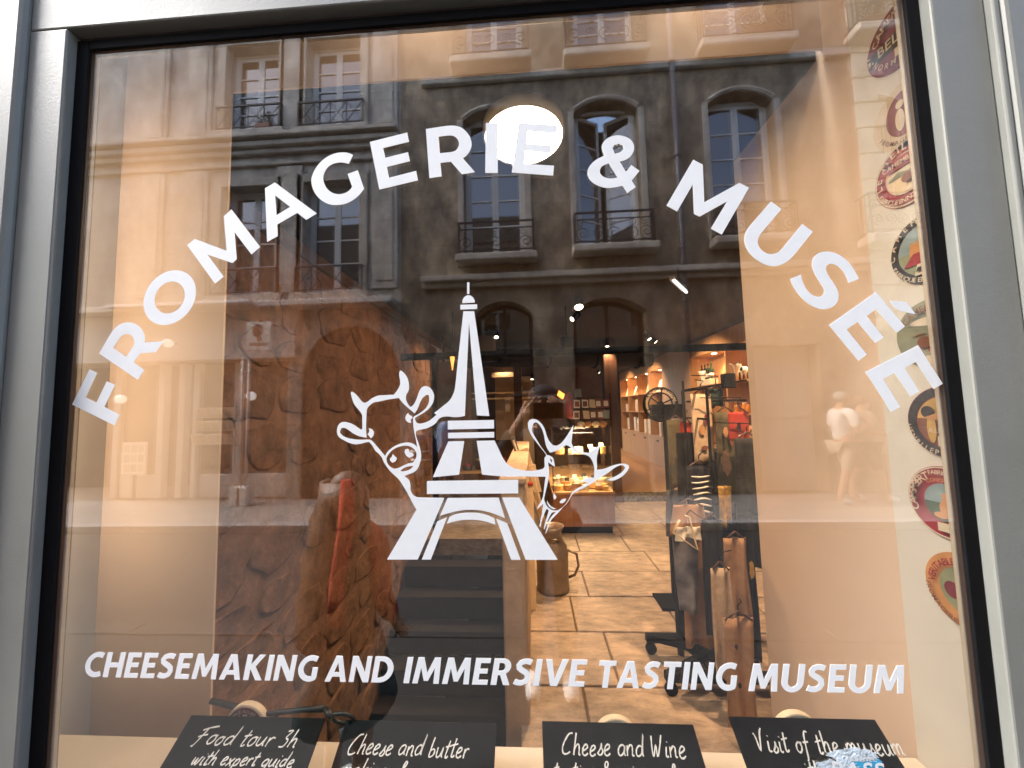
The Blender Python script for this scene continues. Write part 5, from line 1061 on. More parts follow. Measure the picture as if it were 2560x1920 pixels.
# ------------------------------------------------------------------ rear left of the shop
m_marble = mat("green_marble_print", (0.10, 0.12, 0.10), 0.4, var=0.7, scale=6, detail=10)
door = thing("framed_panel", "dark framed panel with a green marbled picture on the back wall", "picture")
a = at(1092, 905, 5.6); b = at(1150, 1075, 5.6)
MB().box(a.x, b.x, Y(5.6), Y(5.66), b.z, a.z).build("board", m_backwall, door, bevel=0.006)
a2 = at(1100, 962, 5.59); b2 = at(1133, 1052, 5.59)
MB().box(a2.x, b2.x, Y(5.588), Y(5.598), b2.z, a2.z).build("picture", m_marble, door)
MB().bar((a.x+0.1, Y(5.63), a.z), (a.x+0.1, Y(5.63), CEIL), 0.03).build("hanger", m_black, door)
wlamp = thing("amber_wall_lamp", "amber glass lamp glowing left of the emblem's tower", "lamp")
p = at(1131, 905, 4.25)
MB().lathe([(0.004, -0.10), (0.02, 0.0), (0.03, 0.06), (0.0, 0.07)], p, 12).build("shade", mat("amber_glow", (0.9, 0.35, 0.08), 0.4, emit=(1, 0.30, 0.06), estr=0.45), wlamp, True)
MB().box(p.x-0.07, p.x+0.05, p.y, p.y+0.06, p.z+0.07, p.z+0.11).build("bracket", m_black, wlamp, bevel=0.004)
MB().bar((p.x, p.y+0.03, p.z+0.11), (p.x, p.y+0.03, CEIL), 0.02).build("hanger", m_black, wlamp)
backp = thing("lit_alcove", "warm lit cream alcove with a towel dispenser at the back", "alcove")
a = at(1236, 945, 9.4); b = at(1290, 1100, 9.4)
MB().box(a.x, b.x, Y(9.5), Y(9.56), b.z, a.z).build("panel", m_cream, backp)
MB().box(a.x-0.05, b.x+0.02, Y(9.2), Y(9.5), a.z, a.z+0.12).build("soffit", m_cream, backp)
MB().box(a.x+0.26, b.x-0.13, Y(9.38), Y(9.499), at(1262, 1030, 9.4).z, at(1262, 992, 9.4).z).build("dispenser", m_white, backp, bevel=0.02)
for k in range(2):
    zz = at(1262, 981+k*14, 9.4).z; MB().box(a.x-0.6, b.x+0.5, Y(9.34), Y(9.36), zz-0.03, zz+0.01).build("rail", m_lid, backp)
lamp('SPOT', "alcove_light", ((a.x+b.x)/2, Y(9.1), a.z+0.3), 40, WARM, 0.05, (0, 0.5, -1), 110, backp)
wd = thing("cream_door", "narrow cream door panel lit warm right of the alcove", "door")
a = at(1302, 940, 9.4); b = at(1336, 1130, 9.4)
MB().box(a.x, b.x, Y(9.5), Y(9.55), FLOOR, a.z).build("leaf", m_cream, wd, bevel=0.004)
MB().box(a.x-0.06, a.x-0.001, Y(9.46), Y(9.56), FLOOR, a.z+0.06).build("jamb", m_darkwood, wd); MB().box(b.x+0.001, b.x+0.06, Y(9.46), Y(9.56), FLOOR, a.z+0.06).build("jamb", m_darkwood, wd)
wb = thing("wooden_back_counter", "low wooden worktop with dark goods at the back left", "worktop")
a = at(1150, 1185, 6.0); b = at(1330, 1185, 6.0)
MB().box(a.x, b.x, Y(6.0), Y(6.6), FLOOR+0.6, a.z).build("top", m_wood, wb, bevel=0.005)
MB().box(a.x+0.05, b.x-0.05, Y(6.04), Y(6.55), FLOOR, FLOOR+0.599).build("body", m_darkwood, wb)
random.seed(31)
for k in range(6):
    t = thing("dark_basket", "dark basket, %s from the left on the back worktop" % ORD[k], "basket", "dark baskets on the back worktop")
    q = Vector((a.x+0.1+k*(b.x-a.x-0.2)/5, Y(6.25)+rnd(-.1, .1), a.z))
    h = rnd(.1, .24); MB().lathe([(0, 0), (0.07, 0), (0.09, h), (0.08, h), (0.06, 0.02)], q, 14).build("wicker", m_darkwood if k % 2 else m_ink, t, True)
    MB().ball(q+Vector((0, 0, h)), 0.07, 0.07, 0.035).build("goods", m_cheese[k % 4] if k % 3 else m_red, t, True)

# ------------------------------------------------------------------ milk churn with paddles, tan board
m_churn = mat("old_tinned_steel", (0.30, 0.24, 0.19), 0.42, metal=0.7, var=0.3, scale=8, bump=0.08, bscale=30)
ch = thing("milk_churn", "old metal milk churn standing on the paved floor by the parapet", "milk churn")
c = atz(1383, 1472, FLOOR); R = 0.145
MB().lathe([(0.0, 0.002), (R, 0.002), (R, 0.03), (R*0.97, 0.04), (R*0.98, 0.30), (R*1.0, 0.31), (R*0.98, 0.32), (R*0.9, 0.38), (R*0.62, 0.44), (R*0.60, 0.50), (R*0.78, 0.55), (R*0.74, 0.55), (R*0.56, 0.50), (R*0.5, 0.3)], c, 32).build("body", m_churn, ch, True)
MB().tube([(c.x+R*0.95, c.y, c.z+0.34), (c.x+R*1.5, c.y, c.z+0.30), (c.x+R*1.6, c.y, c.z+0.2), (c.x+R*1.35, c.y, c.z+0.12), (c.x+R*0.97, c.y, c.z+0.10)], 0.012, 8).build("handle", m_churn, ch, True)
MB().tube([(c.x-R*0.2, c.y-R*0.6, c.z+0.46), (c.x+R*0.1, c.y-R*0.95, c.z+0.47), (c.x+R*0.5, c.y-R*0.6, c.z+0.46)], 0.009, 8).build("handle", m_churn, ch, True)
for (p0, p1, w, lab) in (((1308, 1130), (1372, 1330), 0.05, "broad pale wooden paddle leaning in the milk churn"), ((1330, 1170), (1378, 1335), 0.035, "narrow wooden paddle leaning in the milk churn"), ((1283, 1100), (1366, 1335), 0.022, "thin grey stick leaning in the milk churn")):
    t = thing("wooden_paddle", lab, "paddle", "wooden paddles standing in the milk churn")
    A = at(*p0, 3.2); B = Vector((c.x-0.01, c.y, c.z+0.36))
    MB().tube([A, A.lerp(B, 0.4), B], 0.011, 8).build("handle", m_lid, t, True)
    d = (B-A).normalized(); s = d.cross(Vector((0, 1, 0))).normalized()
    MB().obox(A+d*0.10, s*w, Vector((0, 0.006, 0)), d*0.13).build("blade", m_lid if w > .03 else m_zinc, t, bevel=0.005)
tb = thing("tan_board", "tan cardboard sheet with dark red edge standing behind the parapet", "board")
p0 = at(1290, 1208, 3.0); p1 = at(1336, 1330, 3.0)
MB().box(p0.x, p1.x, Y(3.0), Y(3.02), FLOOR, p0.z).build("sheet", m_lid, tb, bevel=0.003)
MB().tube([(p0.x, Y(2.99), p0.z), (p1.x, Y(2.99), p0.z-0.005)], 0.014, 8).build("edge_tape", m_red2, tb, True)

# ------------------------------------------------------------------ clothes rail
def cloth(name, m, parent, c, w, h, folds=3, amp=0.02, ang=0.0, taper=0.0, seed=0, hang=True):
    """hanging cloth with vertical folds, a closed thin body"""
    r = random.Random(seed); nx, nz = 18, 12; mb = MB(); ph = r.uniform(0, 6)
    for side in (0, 1):
        for j in range(nz+1):
            for i in range(nx+1):
                u = i/nx-0.5; v = j/nz
                ww = w*(1+taper*v)
                off = amp*(0.25+0.75*v)*sin(folds*2*pi*u+ph+0.6*v)+amp*0.3*sin(9*u+5*v+ph)
                x = u*ww; y = off+(0.006 if side else -0.0)
                zz = -v*h+0.012*sin(5*u+ph)*v
                mb.v.append((c[0]+x*cos(ang)-y*sin(ang), c[1]+x*sin(ang)+y*cos(ang), c[2]+zz))
    S = (nx+1)*(nz+1)
    for j in range(nz):
        for i in range(nx):
            a = j*(nx+1)+i; mb.f.append((a, a+1, a+nx+2, a+nx+1)); mb.f.append((S+a, S+a+nx+1, S+a+nx+2, S+a+1))
    edge = [i for i in range(nx+1)]+[(j+1)*(nx+1)-1 for j in range(1, nz+1)]+[nz*(nx+1)+i for i in range(nx-1, -1, -1)]+[j*(nx+1) for j in range(nz-1, 0, -1)]
    for k in range(len(edge)):
        e0, e1 = edge[k], edge[(k+1) % len(edge)]; mb.f.append((e0, S+e0, S+e1, e1))
    return mb.build(name, m, parent, True)
m_navy = mat("navy_cloth", (0.015, 0.018, 0.035), 0.9, var=0.4, scale=14)
m_blackc = mat("black_cloth", (0.012, 0.012, 0.013), 0.9, var=0.4, scale=18)
m_canvas = mat("natural_canvas", (0.55, 0.42, 0.30), 0.9, var=0.2, scale=30, bump=0.2, bscale=300)
m_kraft = mat("brown_linen", (0.42, 0.25, 0.14), 0.9, var=0.25, scale=14, bump=0.2, bscale=120)
m_jean = mat("washed_grey_denim", (0.20, 0.20, 0.23), 0.9, var=0.5, scale=9, bump=0.2, bscale=200)
m_olive = mat("olive_cloth", (0.10, 0.085, 0.045), 0.9, var=0.5, scale=6)
m_skin_tone = mat("ochre_print", (0.50, 0.26, 0.12), 0.8, var=0.4, scale=9)
rail = thing("clothes_rail", "black metal clothes rail on a wheeled base right of the paved floor", "clothes rail")
y0, y1 = Y(2.16), Y(2.50); xr = 1.02
for yy in (y0, y1): MB().bar((xr, yy, FLOOR+0.10), (xr, yy, 1.80), 0.014).build("upright", m_black, rail, bevel=0.004)
MB().bar((xr, y0, 1.80), (xr, y1, 1.80), 0.014).build("top_bar", m_black, rail, bevel=0.004)
MB().bar((xr, y0, 1.62), (xr, y1, 1.62), 0.012).build("lower_bar", m_black, rail, bevel=0.003)
for yy in (y0, y1):
    MB().bar((xr-0.32, yy, FLOOR+0.10), (xr+0.32, yy, FLOOR+0.10), 0.045).build("foot_bar", m_black, rail, bevel=0.004)
    for s in (-0.29, 0.29):
        MB().cyl((xr+s, yy-0.012, FLOOR+0.036), (xr+s, yy+0.012, FLOOR+0.036), 0.034, seg=14).build("castor", m_black, rail, True)
MB().bar((xr, y0, FLOOR+0.10), (xr, y1, FLOOR+0.10), 0.045).build("base_bar", m_black, rail, bevel=0.004)
MB().bar((xr-0.3, y0, FLOOR+0.105), (xr+0.25, y1, FLOOR+0.105), 0.04).build("brace", m_black, rail, bevel=0.004)
MB().bar((xr-0.28, y1, FLOOR+0.106), (xr+0.25, y0+0.1, FLOOR+0.106), 0.04).build("brace", m_black, rail, bevel=0.004)
def garment(nm, lab, cat, px, py, d, w, h, m, folds=2, amp=0.014, ang=0.0, taper=0.0, extra=None, seed=1, hook=True):
    t = thing(nm, lab, cat); p = at(px, py, d)
    cloth("cloth", m, t, p, w, h, folds, amp, ang, taper, seed)
    if hook:
        MB().tube([(p.x-w*.45, p.y, p.z-0.01), (p.x, p.y, p.z+0.035), (p.x+w*.45, p.y, p.z-0.01)], 0.005, 6).build("hanger", m_darkwood, t, True)
        MB().tube([(p.x, p.y, p.z+0.035), (p.x, p.y, p.z+0.06), (p.x+0.02, p.y, p.z+0.08), (xr if abs(xr-p.x) < .25 else p.x+0.02, p.y, p.z+0.09)], 0.003, 6).build("hook", m_black, t, True)
    rj = random.Random(seed)
    if extra:
        for (mm, dx, dz, ww, hh, kind) in extra:
            fr_ = lambda u, v, w_: (p.x+dx+u, p.y-amp*1.2-0.008+w_, p.z-dz+v)
            if kind == 'oval': MB().poly([[(a_*(1-rj.uniform(0, .4)), b_*(1-rj.uniform(0, .25))) for a_, b_ in earc(0, 0, ww/2, hh/2, 0, 345, 23)]], fr_, 0.002).build("print", mm, t)
            elif kind == 'rect': MB().poly([[(-ww/2, -hh/2), (ww/2, -hh/2), (ww/2, hh/2), (-ww/2, hh/2)]], fr_, 0.002).build("print", mm, t)
            else: text_mb(kind, hh, fr_, 0.006).build("print", mm, t)
    return t
garment("tote_bag", "pale canvas tote bag with a faint printed sketch on the rail", "tote bag", 1752, 985, 2.3, 0.125, 0.42, m_canvas, 1, 0.006, 0.1, extra=[(m_maroon, 0.02, .16, .03, .09, 'oval'), (m_skin_tone, -.01, .22, .05, .07, 'oval'), (m_brown, 0.0, .33, .05, .03, 'oval')], seed=2)
garment("tote_bag", "dark olive tote bag with an ochre printed shape on the rail", "tote bag", 1812, 1030, 2.25, 0.13, 0.55, m_olive, 1, 0.008, 0.1, extra=[(m_skin_tone, -.012, .12, .035, .07, 'oval'), (m_skin_tone, -.02, .30, .07, .16, 'oval'), (m_brown, .02, .15, .03, .12, 'oval')], seed=3)
garment("tote_bag", "dim grey-brown tote bag hanging deepest on the rail", "tote bag", 1690, 1050, 2.75, 0.14, 0.5, m_olive, 1, 0.008, 0.05, extra=[(m_skin_tone, 0, .3, .05, .2, 'oval')], seed=4)
garment("red_bag", "bright red cloth bag with black silhouette nearest the right partition", "bag", 1846, 1030, 2.12, 0.12, 0.17, m_red2, 1, 0.006, 0.15, extra=[(m_ink, -.01, .08, .025, .05, 'oval'), (m_white, -.008, .135, .018, .018, 'oval')], seed=5)
garment("red_bag", "smaller red cloth bag left of the pale tote bag", "bag", 1714, 1056, 2.5, 0.08, 0.13, m_red2, 1, 0.005, 0.2, extra=[(m_white, -.01, .11, .016, .016, 'oval')], seed=6)
garment("dark_shirt", "black shirt hanging below the red bag by the partition", "shirt", 1868, 1095, 2.1, 0.14, 0.42, m_blackc, 2, 0.014, 0.1, seed=7)
garment("navy_coat", "long black coat filling the gap beside the partition edge", "coat", 1872, 1110, 2.3, 0.24, 0.75, m_blackc, 3, 0.03, 0.0, seed=21)
garment("navy_coat", "dark navy coat hanging behind the striped shirt", "coat", 1800, 1140, 2.45, 0.2, 0.7, m_navy, 3, 0.03, 0.0, seed=22)
bars = thing("accessory_bars", "two thin black display bars above the hanging tote bags", "display bar")
for (q0_, q1_) in (((1708, 976), (1866, 950)), ((1716, 1004), (1866, 1000))):
    MB().tube([at(*q0_, 2.32), at(*q1_, 2.32)], 0.006, 8).build("bar", m_black, bars, True)
q_ = at(1708, 976, 2.32); MB().cyl((q_.x, q_.y, FLOOR), (q_.x, q_.y, q_.z+0.06), 0.008, seg=8).build("upright", m_black, bars, True)
q_ = at(1822, 962, 2.3); MB().box(q_.x-.035, q_.x+.03, q_.y-.03, q_.y+.03, q_.z-.02, q_.z+.07).build("clip_box", m_black, bars, bevel=.005)
garment("green_socks", "dark green socks hanging at the top of the rail", "socks", 1790, 972, 2.35, 0.09, 0.12, mat("bottle_green_cloth", (0.02, 0.045, 0.04), 0.9, var=0.4, scale=20), 2, 0.012, seed=8)
# striped shirt: stripes are separate bands sewn to the cloth
ss = garment("striped_shirt", "navy shirt with white stripes hanging in the middle of the rail", "shirt", 1748, 1165, 2.2, 0.15, 0.29, m_navy, 1, 0.012, 0.1, seed=9)
p = at(1748, 1165, 2.2)
for k in range(7):
    zz = p.z-0.055-k*0.033
    MB().tube([(p.x-0.058+0.012*k/7+i*0.021, p.y-0.024+0.006*sin(i*1.1+k), zz-0.006*sin(i*0.8+k*.7)) for i in range(6)], [0.003, 0.0055, 0.006, 0.0055, 0.005, 0.002], 6).build("stripe", m_white, ss, True)
garment("grey_jeans", "washed grey denim hanging low on the rail above the wheels", "jeans", 1712, 1330, 2.15, 0.15, 0.44, m_jean, 1, 0.012, 0.05, taper=-0.35, seed=10)
garment("black_apron", "long black cloth apron hanging in narrow folds", "apron", 1778, 1300, 2.1, 0.115, 0.62, m_blackc, 3, 0.014, 0.0, seed=11)
garment("linen_apron", "brown linen apron with ink marks left of the black apron", "apron", 1742, 1320, 2.2, 0.16, 0.66, m_kraft, 2, 0.016, 0.1, taper=0.3, extra=[(m_ink, 0.03, .5, .02, .03, 'oval')], seed=12)
garment("linen_apron", "brown linen apron in deep folds against the partition edge", "apron", 1838, 1345, 2.02, 0.12, 0.42, m_kraft, 2, 0.022, 0.1, taper=0.3, extra=[(m_lyel, 0.055, .15, .03, .1, 'oval')], seed=13)
garment("linen_apron", "lowest brown linen apron with scribbled marks by the partition", "apron", 1846, 1545, 1.95, 0.15, 0.62, m_kraft, 2, 0.02, 0.1, extra=[(m_ink, -.035, .12, .016, .03, 'oval'), (m_ink, -.03, .3, .02, .03, 'oval')], seed=14)
for k_, (nm_, lab_, cat_, px_, py_, d_, w_, h_, m_, tp_) in enumerate((
  ("blue_shirt", "faded blue shirt hanging left of the long black apron", "shirt", 1735, 1345, 2.3, .15, .48, mat("faded_blue_cloth", (.16, .20, .30), .9, var=.5, scale=10), 0),
  ("tan_jacket", "tan jacket above the wooden hanger on the rail", "jacket", 1722, 1262, 2.12, .17, .16, m_kraft, .3),
  ("tan_apron", "tan apron in front of the black apron near the floor", "apron", 1800, 1420, 2.0, .10, .55, m_canvas, .2),
  ("ochre_scarf", "ochre patterned scarf right of the striped shirt", "scarf", 1812, 1215, 2.16, .07, .22, mat("ochre_cloth", (.50, .30, .08), .9, var=.6, scale=24), 0),
  ("grey_shirt", "grey shirt at the left end of the rail above the jeans", "shirt", 1690, 1225, 2.5, .13, .3, mat("grey_cloth", (.12, .12, .13), .9, var=.5, scale=10), .2),
  ("white_towel", "white fringed towel over the grey jeans", "towel", 1722, 1318, 2.08, .13, .07, m_white, .1))):
    garment(nm_, lab_, cat_, px_, py_, d_, w_, h_, m_, 2, .016, .05, taper=tp_, seed=40+k_, hook=(k_ < 3))
rg = random.Random(77)
cols_ = [m_blackc, m_navy, m_olive, m_jean, m_kraft, m_blackc, m_navy, m_canvas, m_jean, m_blackc]
for k_ in range(10):
    px_ = 1716+(k_ % 5)*36+rg.uniform(-6, 6); row_ = k_//5; py_ = (1085 if row_ == 0 else 1385)+rg.uniform(-25, 40)
    t_ = garment("hanging_cloth", "dark cloth, %s from the left in the %s tier behind the rail's front garments" % (ORD[k_ % 5], ("upper", "lower")[row_]), "cloth", px_, py_, 2.38+rg.uniform(0, .1), rg.uniform(.10, .16), rg.uniform(.4, .62) if row_ == 0 else rg.uniform(.4, .6), cols_[k_], 2, .022, rg.uniform(-.2, .2), seed=60+k_, hook=False)
    t_["group"] = "dark cloths behind the front garments of the rail"
hg = thing("wooden_hanger", "pale wooden coat hanger dangling before the grey jeans", "hanger")
A = [at(1700, 1300, 2.0), at(1682, 1330, 2.0), at(1745, 1375, 2.0), at(1722, 1292, 2.0), at(1712, 1290, 2.0), at(1700, 1300, 2.0)]
MB().tube(A[:5], 0.0065, 8).build("arms", m_lid, hg, True)
MB().tube([at(1712, 1290, 2.0), at(1725, 1275, 2.05), at(1760, 1300, 2.1)], 0.003, 6).build("hook", m_black, hg, True)
# round spoked sign on a stand
rs = thing("wheel_sign", "round black spoked sign with tinted glass on a dark stand", "sign")
c = at(1651, 1011, 3.1); R = 0.135
MB().tube([(c.x+R*cos(a*pi/18), c.y, c.z+R*sin(a*pi/18)) for a in range(36)], 0.013, 8, True).build("rim", m_black, rs, True)
MB().tube([(c.x+R*.72*cos(a*pi/18), c.y, c.z+R*.72*sin(a*pi/18)) for a in range(36)], 0.006, 8, True).build("inner_rim", m_black, rs, True)
for k in range(6):
    a = k*pi/3+0.4; MB().bar((c.x+0.02*cos(a), c.y, c.z+0.02*sin(a)), (c.x+R*.98*cos(a), c.y, c.z+R*.98*sin(a)), 0.010).build("spoke", m_black, rs)
MB().cyl((c.x, c.y-0.004, c.z), (c.x, c.y+0.004, c.z), 0.03, seg=16).build("hub", m_black, rs, True)
ring_mb("SCATOLA MUSEUM", R*0.80, 0.035, 170, 10, lambda u, v, w: (c.x+u, c.y-0.014, c.z+v)).build("words", m_cream2, rs)
MB().bar((c.x+0.05, c.y+0.02, FLOOR), (c.x+0.05, c.y+0.02, c.z-R*0.3), 0.05).build("post", m_black, rs, bevel=0.004)
MB().box(c.x-0.06, c.x+0.2, c.y+0.045, c.y+0.1, c.z-0.12, c.z-0.0).build("bracket_box", m_black, rs, bevel=0.006)
MB().box(c.x-0.1, c.x+0.2, c.y-0.1, c.y+0.14, FLOOR, FLOOR+0.02).build("foot", m_black, rs)
# ------------------------------------------------------------------ opposite house fronts (seen mirrored in the glass)
def wall_with(parent, m, x0, x1, z0, z1, ops, y=FY, th=0.40, name="wall"):
    """front wall with openings (xa, xb, za, zb, rise); rise > 0 rounds the head"""
    mb = MB(); xs = sorted({x0, x1, *[o[0] for o in ops], *[o[1] for o in ops]})
    for a, b in zip(xs[:-1], xs[1:]):
        if b-a < 1e-4: continue
        mid = (a+b)/2; zz = z0
        for o in sorted([o for o in ops if o[0] < mid < o[1]], key=lambda o: o[2]):
            if o[2] > zz: mb.box(a, b, y-th, y, zz, o[2])
            zz = o[3]
        if z1 > zz: mb.box(a, b, y-th, y, zz, z1)
    for o in ops:
        if len(o) > 4 and o[4] > 0:
            xa, xb, zb, rise = o[0], o[1], o[3], o[4]; w = xb-xa
            R = (w*w/4+rise*rise)/(2*rise); cx = (xa+xb)/2; cz = zb-R; n = 16
            pts = []
            for i in range(n+1):
                x = xa+w*i/n; pts.append((x, cz+sqrt(max(0, R*R-(x-cx)**2))))
            for (p, q) in zip(pts[:-1], pts[1:]):
                k = len(mb.v)
                mb.v += [(p[0], y, p[1]), (q[0], y, q[1]), (q[0], y, zb+.001), (p[0], y, zb+.001), (p[0], y-th, p[1]), (q[0], y-th, q[1]), (q[0], y-th, zb+.001), (p[0], y-th, zb+.001)]
                mb.f += [(k+1, k, k+3, k+2), (k, k+1, k+5, k+4)]
    return mb.build(name, m, parent)
def french_window(parent, xa, xb, za, zb, rows=4, y=FY-0.20, open_in=0.0, trim=True, tm=None):
    w = MB(); fw = 0.055
    w.box(xa, xa+fw, y-0.05, y, za, zb); w.box(xb-fw, xb, y-0.05, y, za, zb); w.box(xa+fw, xb-fw, y-0.05, y, zb-fw, zb); w.box(xa+fw, xb-fw, y-0.05, y, za, za+0.10)
    o = w.build("window", m_win, parent, bevel=0.004, seg=1)
    xm_ = (xa+xb)/2
    for s, (p, q, hinge) in enumerate(((xa+fw+.003, xm_-.003, 'l'), (xm_+.003, xb-fw-.003, 'r'))):
        def tf(x, dy):   # leaf swung inwards about its outer edge
            hx = p if hinge == 'l' else q; dx = x-hx; sg = 1
            return (hx+dx*cos(open_in)-0*dy, y-0.012-abs(dx)*sin(open_in)+dy)
        lf = MB()
        def lbox(x0, x1, z0, z1, d0=-0.035, d1=0.0):
            k = len(lf.v)
            for zz in (z0, z1):
                for (xx, dd) in ((x0, d0), (x1, d0), (x1, d1), (x0, d1)):
                    t = tf(xx, dd); lf.v.append((t[0], t[1], zz))
            lf.f += [(k, k+3, k+2, k+1), (k+4, k+5, k+6, k+7), (k, k+1, k+5, k+4), (k+1, k+2, k+6, k+5), (k+2, k+3, k+7, k+6), (k+3, k, k+4, k+7)]
        st_ = 0.06
        z0, z1 = za+0.11, zb-fw-.003
        lbox(p, p+st_, z0, z1); lbox(q-st_, q, z0, z1); lbox(p+st_, q-st_, z0, z0+0.09); lbox(p+st_, q-st_, z1-0.07, z1)
        for k in range(1, rows):
            zz = z0+0.09+(z1-z0-0.16)*k/rows; lbox(p+st_, q-st_, zz-0.014, zz+0.014)
        lf.build("casement", m_win, o)
        for k in range(rows):
            zc0 = z0+0.09+(z1-z0-0.16)*k/rows; zc1 = z0+0.09+(z1-z0-0.16)*(k+1)/rows
            a = tf(p+st_, -0.018); b = tf(q-st_, -0.018)
            MB().quad((b[0], b[1], zc0), (a[0], a[1], zc0), (a[0], a[1], zc1), (b[0], b[1], zc1)).build("pane", m_pane, o)
    return o
def trim_around(parent, xa, xb, za, zb, w=0.14, m=None, y=FY, keystone=False):
    m = m or m_trim
    for (x0, x1, z0, z1) in ((xa-w, xa, za, zb+w), (xb, xb+w, za, zb+w), (xa, xb, zb, zb+w)):
        MB().box(x0+.001, x1-.001, y+0.001, y+0.05, z0, z1).build("window_surround", m, parent, bevel=0.012)
def spiral(cx, cz, r, turns, a0, sgn, y, n=22):
    return [(cx+r*(1-0.86*i/n)*cos(a0+sgn*turns*2*pi*i/n), y, cz+r*(1-0.86*i/n)*sin(a0+sgn*turns*2*pi*i/n)) for i in range(n+1)]
def scroll_balcony(parent, xa, xb, za, zb, depth=0.28, scroll=True):
    y = FY+depth; b = MB()
    b.bar((xa, y, zb), (xb, y, zb), 0.03); b.bar((xa, y, za+0.05), (xb, y, za+0.05), 0.02); b.bar((xa, y, zb-0.13), (xb, y, zb-0.13), 0.018)
    for x in (xa, xb):
        b.bar((x, y, za), (x, y, zb), 0.022); b.bar((x, FY, zb), (x, y, zb), 0.025); b.bar((x, FY, za+.05), (x, y, za+.05), 0.018)
        for k in range(1, 3): b.bar((x, FY+depth*k/3, za+.05), (x, FY+depth*k/3, zb), 0.012)
    o = b.build("balcony_railing", m_iron, parent)
    sc = MB(); n = 5; w = (xb-xa)/n; h = zb-0.13-za-0.05
    for i in range(n):
        cx = xa+w*(i+.5); s = 1 if i % 2 else -1
        r = min(w*.5, h*.42)
        sc.tube(spiral(cx, za+0.05+h*0.36, r, 1.6, -pi/2 if s > 0 else -pi/2, s, y), 0.009, 5)
        sc.tube(spiral(cx+s*w*.12, za+0.05+h*0.80, r*.5, 1.4, pi/2, -s, y), 0.008, 5)
    sc.build("scrollwork", m_iron, o)
    return o
def cross_balcony(parent, xa, xb, za, zb, depth=0.12):
    y = FY+depth; b = MB()
    b.bar((xa, y, zb), (xb, y, zb), 0.03); b.bar((xa, y, za+0.04), (xb, y, za+0.04), 0.02)
    n = 4; w = (xb-xa)/n
    for i in range(n+1): b.bar((xa+w*i, y, za), (xa+w*i, y, zb), 0.018)
    for i in range(n):
        b.bar((xa+w*i, y, za+.04), (xa+w*(i+1), y, zb-.02), 0.012); b.bar((xa+w*i, y+.004, zb-.02), (xa+w*(i+1), y+.004, za+.04), 0.012)
    for x in (xa, xb): b.bar((x, FY, zb), (x, y, zb), 0.02)
    return b.build("balcony_railing", m_iron, parent)
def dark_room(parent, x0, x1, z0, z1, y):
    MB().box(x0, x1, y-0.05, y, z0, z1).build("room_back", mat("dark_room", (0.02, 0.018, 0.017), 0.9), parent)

def px_rect(x0, x1, y0, y1):       # photo rectangle -> facade rectangle
    a = fx(x0, (y0+y1)/2); b = fx(x1, (y0+y1)/2); m0 = (x0+x1)/2
    return a[0], b[0], fx(m0, y1)[1], fx(m0, y0)[1]

XB1 = fx(1002, 400)[0]; XB2 = fx(2135, 300)[0]; ROOF = 10.2
# -- pale house on the left
hl = thing("pale_house", "pale limestone house with pilasters reflected left of the arch letters", "house")
LW = [px_rect(568, 700, 115, 335), px_rect(768, 903, 98, 325), px_rect(570, 692, 468, 742), px_rect(768, 896, 455, 735)]
LW[2] = (LW[0][0], LW[0][1], LW[2][2], LW[2][3]); LW[3] = (LW[1][0], LW[1][1], LW[3][2], LW[3][3])
zsh = fx(660, 772)[1]
arch = px_rect(757, 1004, 815, 1240); arch = (arch[0], XB1+0.02, 0.1, arch[3])
shopw = px_rect(250, 740, 905, 1240); shopw = (shopw[0]-3.0, fx(745, 1000)[0], 0.1, shopw[3])
wall_with(hl, m_ashlar_a, -16, XB1-.001, 0.1, ROOF, [*[(*q, 0) for q in LW], shopw])
m_ashlar_c = mat("arch_stone", (0.46, 0.41, 0.34), 0.88, var=0.3, scale=2.2, bump=0.3, bscale=20, detail=10, stain=0.4)
for i, q in enumerate(LW):
    french_window(hl, q[0]+.002, q[1]-.002, q[2], q[3], 4 if i < 2 else 4)
    trim_around(hl, *q, w=0.17)
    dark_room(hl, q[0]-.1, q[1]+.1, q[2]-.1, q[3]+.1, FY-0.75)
    cross_balcony(hl, q[0]-0.10, q[1]+0.10, q[2]+0.02, q[2]+0.52)
    MB().box(q[0]-.2, q[1]+.2, FY+.001, FY+.16, q[2]-.14, q[2]-.002).build("sill", m_trim, hl, bevel=0.02)
zc = fx(700, 350)[1]
for (dz, h, d) in ((0, .09, .26), (-.12, .11, .18), (-.24, .10, .10), (-.52, .05, .07)):
    MB().box(-16, XB1-.002, FY+.001, FY+d, zc+dz-h, zc+dz).build("cornice", m_trim, hl, bevel=0.02)
for x in ((LW[0][1]+LW[1][0])/2, LW[1][1]+0.52, LW[0][0]-0.55, LW[0][0]-1.5, LW[0][0]-3.3):
    for (z0, z1) in ((zsh+.3, zc-.6), (zc+.02, ROOF-.1)):
        pl = MB().box(x-.26, x+.26, FY+.002, FY+.05, z0, z1).build("pilaster", m_ashlar_a, hl, bevel=0.015)
        MB().box(x-.17, x+.17, FY+.051, FY+.068, z0+.15, z1-.15).build("raised_field", m_ashlar_a, pl, bevel=0.012)
m_fascia = mat("pale_shop_paint", (0.60, 0.57, 0.52), 0.5, var=0.06, scale=4)
MB().box(-16, XB1-.05, FY+.001, FY+.34, zsh-.06, zsh+.06).build("shop_cornice", m_fascia, hl, bevel=0.02)
MB().box(-16, fx(748, 800)[0], FY+.001, FY+.10, shopw[3]+.02, zsh-.07).build("shop_fascia", m_fascia, hl, bevel=0.01)
m_awn = mat("white_awning_box", (0.80, 0.81, 0.83), 0.35)
MB().box(fx(330, 775)[0], fx(668, 765)[0], FY+.345, FY+.47, zsh-.01, zsh+.05).build("awning_box", m_awn, hl, bevel=0.01)
